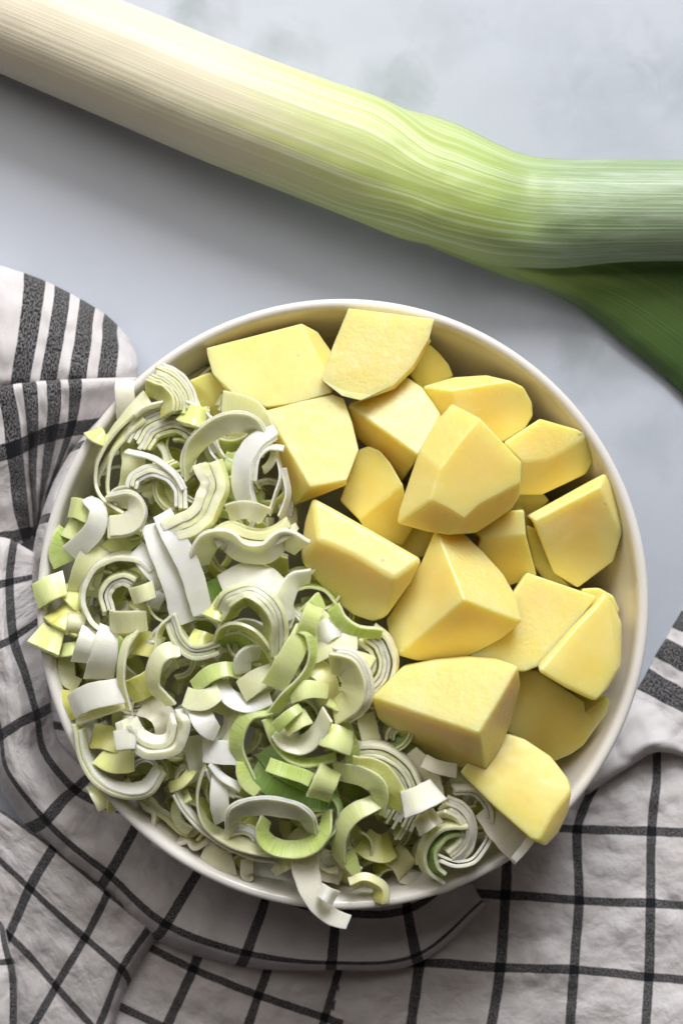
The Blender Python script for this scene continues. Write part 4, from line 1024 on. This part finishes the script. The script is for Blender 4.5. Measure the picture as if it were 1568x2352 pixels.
# ---- lower left
S("leek_piece", "bright white wide band at the lower left", [(166, 1622), (205, 1600), (280, 1586)], [8.5, 9.5, 9], 'white', tilt=[72, 76, 74], dz=[10, 13, 14], t=1.5)
S("leek_strip", "cream underside strip just below the bright white band", [(178, 1650), (230, 1632), (290, 1612)], 5.5, 'cream', tilt=50, dz=8, t=1.5)
S("leek_piece", "olive stub behind the bright white band by the wall", [(150, 1590), (155, 1622), (172, 1650)], 8, 'olive', tilt=60, dz=4, t=2)
S("leek_slice", "thick white U-shaped slice in the lower left", [(285, 1652), (300, 1690), (345, 1722), (392, 1715), (418, 1680), (420, 1640)], [8, 8.5, 9, 9, 8.5, 8], ['white', 'white', 'cream'], tilt=22, dz=[12, 13, 14, 14, 14, 15], t=3.0, n=1)
S("leek_slice", "inner white layers of the U-shaped slice", [(305, 1655), (322, 1688), (352, 1702), (386, 1694), (402, 1650)], 7.5, ['white', 'cream', 'white'], tilt=18, dz=14, t=2.8, n=1)
S("leek_piece", "small white cube at the U-shaped slice's left end", [(270, 1700), (312, 1696)], 6.8, 'white', tilt=80, dz=17, t=3)
S("leek_piece", "grey-white broad panel inside the U-shaped slice", [(330, 1618), (372, 1640), (388, 1690)], 9, 'tan', tilt=72, dz=5)
S("leek_slice", "large pale double ring sweeping along the lower left wall", [(176, 1662), (190, 1738), (226, 1792), (284, 1820), (342, 1812), (374, 1768)], [5, 5, 5.5, 6, 6.5, 6], ['pale', 'white'], tilt=[15, 15, 20, 28, 35, 35], dz=[8, 8, 8, 9, 11, 11], t=2.0, n=2, gap=.8, rev=True)
S("leek_piece", "olive block inside the large pale double ring", [(232, 1735), (268, 1752), (310, 1745)], 8, 'lime', tilt=70, dz=7, t=2.4)
S("leek_piece", "dark olive panel above the block in the large ring", [(215, 1690), (262, 1700), (300, 1720)], 9, 'olive', tilt=65, dz=3, t=2)
S("leek_piece", "pale block below the large ring at the lower left rim", [(222, 1800), (248, 1852)], 8, 'pale', tilt=68, dz=5, t=2.2)
S("leek_piece", "yellow-green block below the large ring at the lower left rim", [(262, 1812), (266, 1862)], 6, 'lime', tilt=70, dz=4, t=2.2)
S("leek_piece", "glassy white panel left of the big green loop", [(466, 1722), (502, 1728), (548, 1732)], [8.5, 8.5, 8], 'white', tilt=82, dz=11, t=1.2)
S("leek_piece", "white upright strip end under the glassy panel", [(440, 1690), (450, 1745), (455, 1790)], 7, 'white', tilt=60, dz=5)
S("leek_strip", "white thread curling below the glassy panel, upper", [(484, 1752), (508, 1782), (552, 1812)], 3.5, 'white', tilt=40, dz=13, t=1)
S("leek_strip", "white thread curling below the glassy panel, lower", [(478, 1762), (498, 1800), (540, 1826)], 3.5, 'white', tilt=40, dz=11, t=1)
S("leek_strip", "green-yellow stick left of the white upright panel", [(392, 1808), (420, 1795), (442, 1770)], 4, 'lime', tilt=60, dz=8, t=1.6)
S("leek_piece", "white upright panel in the lower middle left", [(506, 1782), (502, 1830), (512, 1884)], [6, 7, 6.5], 'white', tilt=[60, 66, 70], dz=12, t=1.5)
S("leek_strip", "long pale bow left of the white arch", [(474, 1752), (455, 1812), (462, 1872), (505, 1918), (580, 1945), (645, 1955)], [4, 4.5, 5, 6, 6.5, 5], 'pale', tilt=[-10, -8, 10, 30, 42, 42], dz=[10, 9, 8, 8, 9, 7], t=1.4)
S("leek_slice", "outermost long white double bow at the bowl's lower left", [(402, 1822), (432, 1872), (492, 1925), (572, 1965), (642, 1978)], 5, ['white', 'white'], tilt=10, dz=[8, 7, 6, 6, 5], t=1.3, n=2, gap=1.0, rev=True)
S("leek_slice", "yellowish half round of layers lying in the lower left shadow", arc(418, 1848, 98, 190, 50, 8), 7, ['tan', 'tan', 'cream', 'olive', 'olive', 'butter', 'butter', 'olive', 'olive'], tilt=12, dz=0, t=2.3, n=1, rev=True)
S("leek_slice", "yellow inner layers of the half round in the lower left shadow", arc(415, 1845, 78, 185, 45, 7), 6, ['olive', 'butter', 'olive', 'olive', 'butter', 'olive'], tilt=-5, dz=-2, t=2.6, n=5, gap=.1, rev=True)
# ---- bottom
S("leek_slice", "bright white arched half ring with shiny back in the bottom middle", [(530, 1905), (542, 1862), (595, 1848), (655, 1852), (700, 1872), (722, 1912)], [5.5, 7, 7.5, 7.5, 7, 5], ['white', 'cream'], tilt=[-30, -48, -56, -56, -50, -35], dz=[8, 14, 17, 17, 15, 8], t=1.5, n=2)
S("leek_slice", "light green ring standing open below the bright white arch", [(610, 1880), (604, 1912), (622, 1940), (668, 1952), (715, 1942), (745, 1905), (752, 1862)], [6, 6.5, 7, 7, 7, 6.5, 5], 'green', tilt=[38, 44, 48, 50, 48, 42, 30], dz=[7, 10, 12, 13, 13, 12, 9], t=1.5)
S("leek_strip", "dark green bow behind the light green ring's right side", [(758, 1818), (780, 1855), (774, 1905), (742, 1940)], 4.5, 'dark', tilt=20, dz=9, t=1.4)
S("leek_strip", "light green curved band right of the open ring", [(868, 1842), (815, 1866), (782, 1912), (778, 1965), (792, 1995)], [6, 7, 7, 6, 4], 'mint', tilt=[-58, -58, -52, -42, -30], dz=[13, 14, 12, 9, 6], t=1.4)
S("leek_piece", "bright green pointed tip below the curved band", [(795, 1958), (812, 1990), (826, 2026)], [6, 5, 1.5], 'green', tilt=72, dz=8, t=1.2)
S("leek_piece", "pale thick block resting on the bowl's lower wall", [(455, 1978), (500, 1982), (538, 1980)], 9.5, 'cream', tilt=-80, dz=3, t=2.2)
S("leek_piece", "narrow pale stick beside the thick block on the lower wall", [(568, 1972), (568, 2030)], 4.6, 'cream', tilt=80, dz=4, t=1.8)
S("leek_piece", "thin grey-green flake right of the narrow stick", [(628, 2004), (648, 1988), (680, 1976)], [3, 4.5, 4], 'pale', tilt=72, dz=7, t=1.0)
S("leek_strip", "long cream strip hanging out over the bottom rim", [(700, 1940), (702, 2000), (722, 2060), (758, 2102), (800, 2118)], [9, 10, 8.5, 6.5, 5.5], 'tan', tilt=[68, 70, 66, 62, 60], dz=[8, 11, 14, 13, 11], t=1.3)
S("leek_piece", "small bright chip on the hanging cream strip", [(735, 2044), (770, 2062)], [5, 5.5], 'white', tilt=78, dz=17, t=1.6)
S("leek_slice", "olive leek core with a dark crack at the bottom rim", [(805, 2030), (838, 2020), (872, 2038), (874, 2070)], 7, ['olive', 'lime', 'cream', 'olive'], tilt=-30, dz=8, t=3.0, n=4, gap=.3)
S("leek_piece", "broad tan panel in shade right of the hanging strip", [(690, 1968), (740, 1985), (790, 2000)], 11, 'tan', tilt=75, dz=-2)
S("leek_slice", "big layered half ring with fanned cut end near the front potato", arc(845, 1832, 124, -112, 38, 9), 8, ['tan', 'pale', 'cream', 'pale', 'cream', 'pale', 'lime', 'pale'], tilt=8, dz=7, t=2.0, n=8, gap=.3)
S("leek_strip", "pale yellow leaf lying across the big layered half ring", [(810, 1752), (868, 1770), (905, 1820), (908, 1858)], [6, 8, 8, 5], 'lime', tilt=[-62, -66, -66, -55], dz=[15, 16, 16, 13], t=1.3)
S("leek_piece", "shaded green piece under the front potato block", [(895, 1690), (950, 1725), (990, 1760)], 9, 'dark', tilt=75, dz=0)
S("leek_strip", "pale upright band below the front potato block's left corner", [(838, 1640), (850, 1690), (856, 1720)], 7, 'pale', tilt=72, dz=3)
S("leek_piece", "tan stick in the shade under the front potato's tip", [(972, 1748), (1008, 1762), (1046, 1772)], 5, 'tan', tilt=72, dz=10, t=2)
S("leek_strip", "tan curved strip left of the tan stick in shade", [(940, 1728), (990, 1780), (1000, 1835)], 7, 'tan', tilt=-55, dz=6)
S("leek_piece", "bright white block in the lower right of the leeks", [(930, 1850), (968, 1834), (1004, 1816)], 9, 'white', tilt=72, dz=19, t=3.2)
S("leek_piece", "small tan block just below the bright white one", [(958, 1902), (978, 1888), (1004, 1872)], 6, 'tan', tilt=72, dz=15, t=2)
S("leek_slice", "large white ring curving along the lower right of the leeks", [(1040, 1808), (1094, 1814), (1128, 1858), (1128, 1925), (1096, 1975), (1052, 1990), (1006, 1974)], [5, 5, 5, 5, 5.5, 5.5, 4.5], ['white', 'white'], tilt=14, dz=[9, 9, 9, 9, 10, 11, 12], t=1.9, n=2, gap=.6)
S("leek_slice", "pale dome of layers inside the large white ring", arc(1010, 1905, 70, -80, 60, 6), 7.5, ['cream', 'tan', 'cream', 'tan', 'cream'], tilt=-30, dz=8, t=1.8, n=4)
S("leek_slice", "dark green arc with pale outside at the lower right", [(1070, 1890), (1010, 1898), (972, 1942), (972, 1990), (1010, 2024)], 6.5, ['pale', 'dark', 'dark'], tilt=[-20, -24, -22, -18, -12], dz=[12, 12, 10, 9, 8], t=1.9, n=1)
S("leek_strip", "deep green inner leaf within the dark green arc", [(1066, 1906), (1022, 1914), (992, 1948), (996, 1990), (1016, 2010)], 6, 'dark', tilt=-30, dz=11, t=2.2)
S("leek_strip", "cream panel under the overhanging potato wedge", [(1120, 1850), (1160, 1910), (1200, 1958)], [12, 12, 10], 'tan', tilt=78, dz=[9, 10, 12], t=1.3)
S("leek_piece", "white stick end below the overhanging potato wedge at the rim", [(1180, 1975), (1200, 1950), (1222, 1922)], [2.6, 3, 3], 'white', tilt=75, dz=19, t=1.6)
S("leek_piece", "pale curved wall piece low at the bottom right", [(930, 2030), (990, 2035), (1060, 2010)], 8, 'tan', tilt=40, dz=-3)
S("leek_piece", "green dim piece under the curved band at the bottom", [(830, 1930), (870, 1950), (900, 1940)], 10, 'olive', tilt=70, dz=0)
S("leek_piece", "yellowish shaded piece left of the dark green arc", [(900, 1960), (925, 1985), (940, 2020)], 9, 'butter', tilt=65, dz=-3)
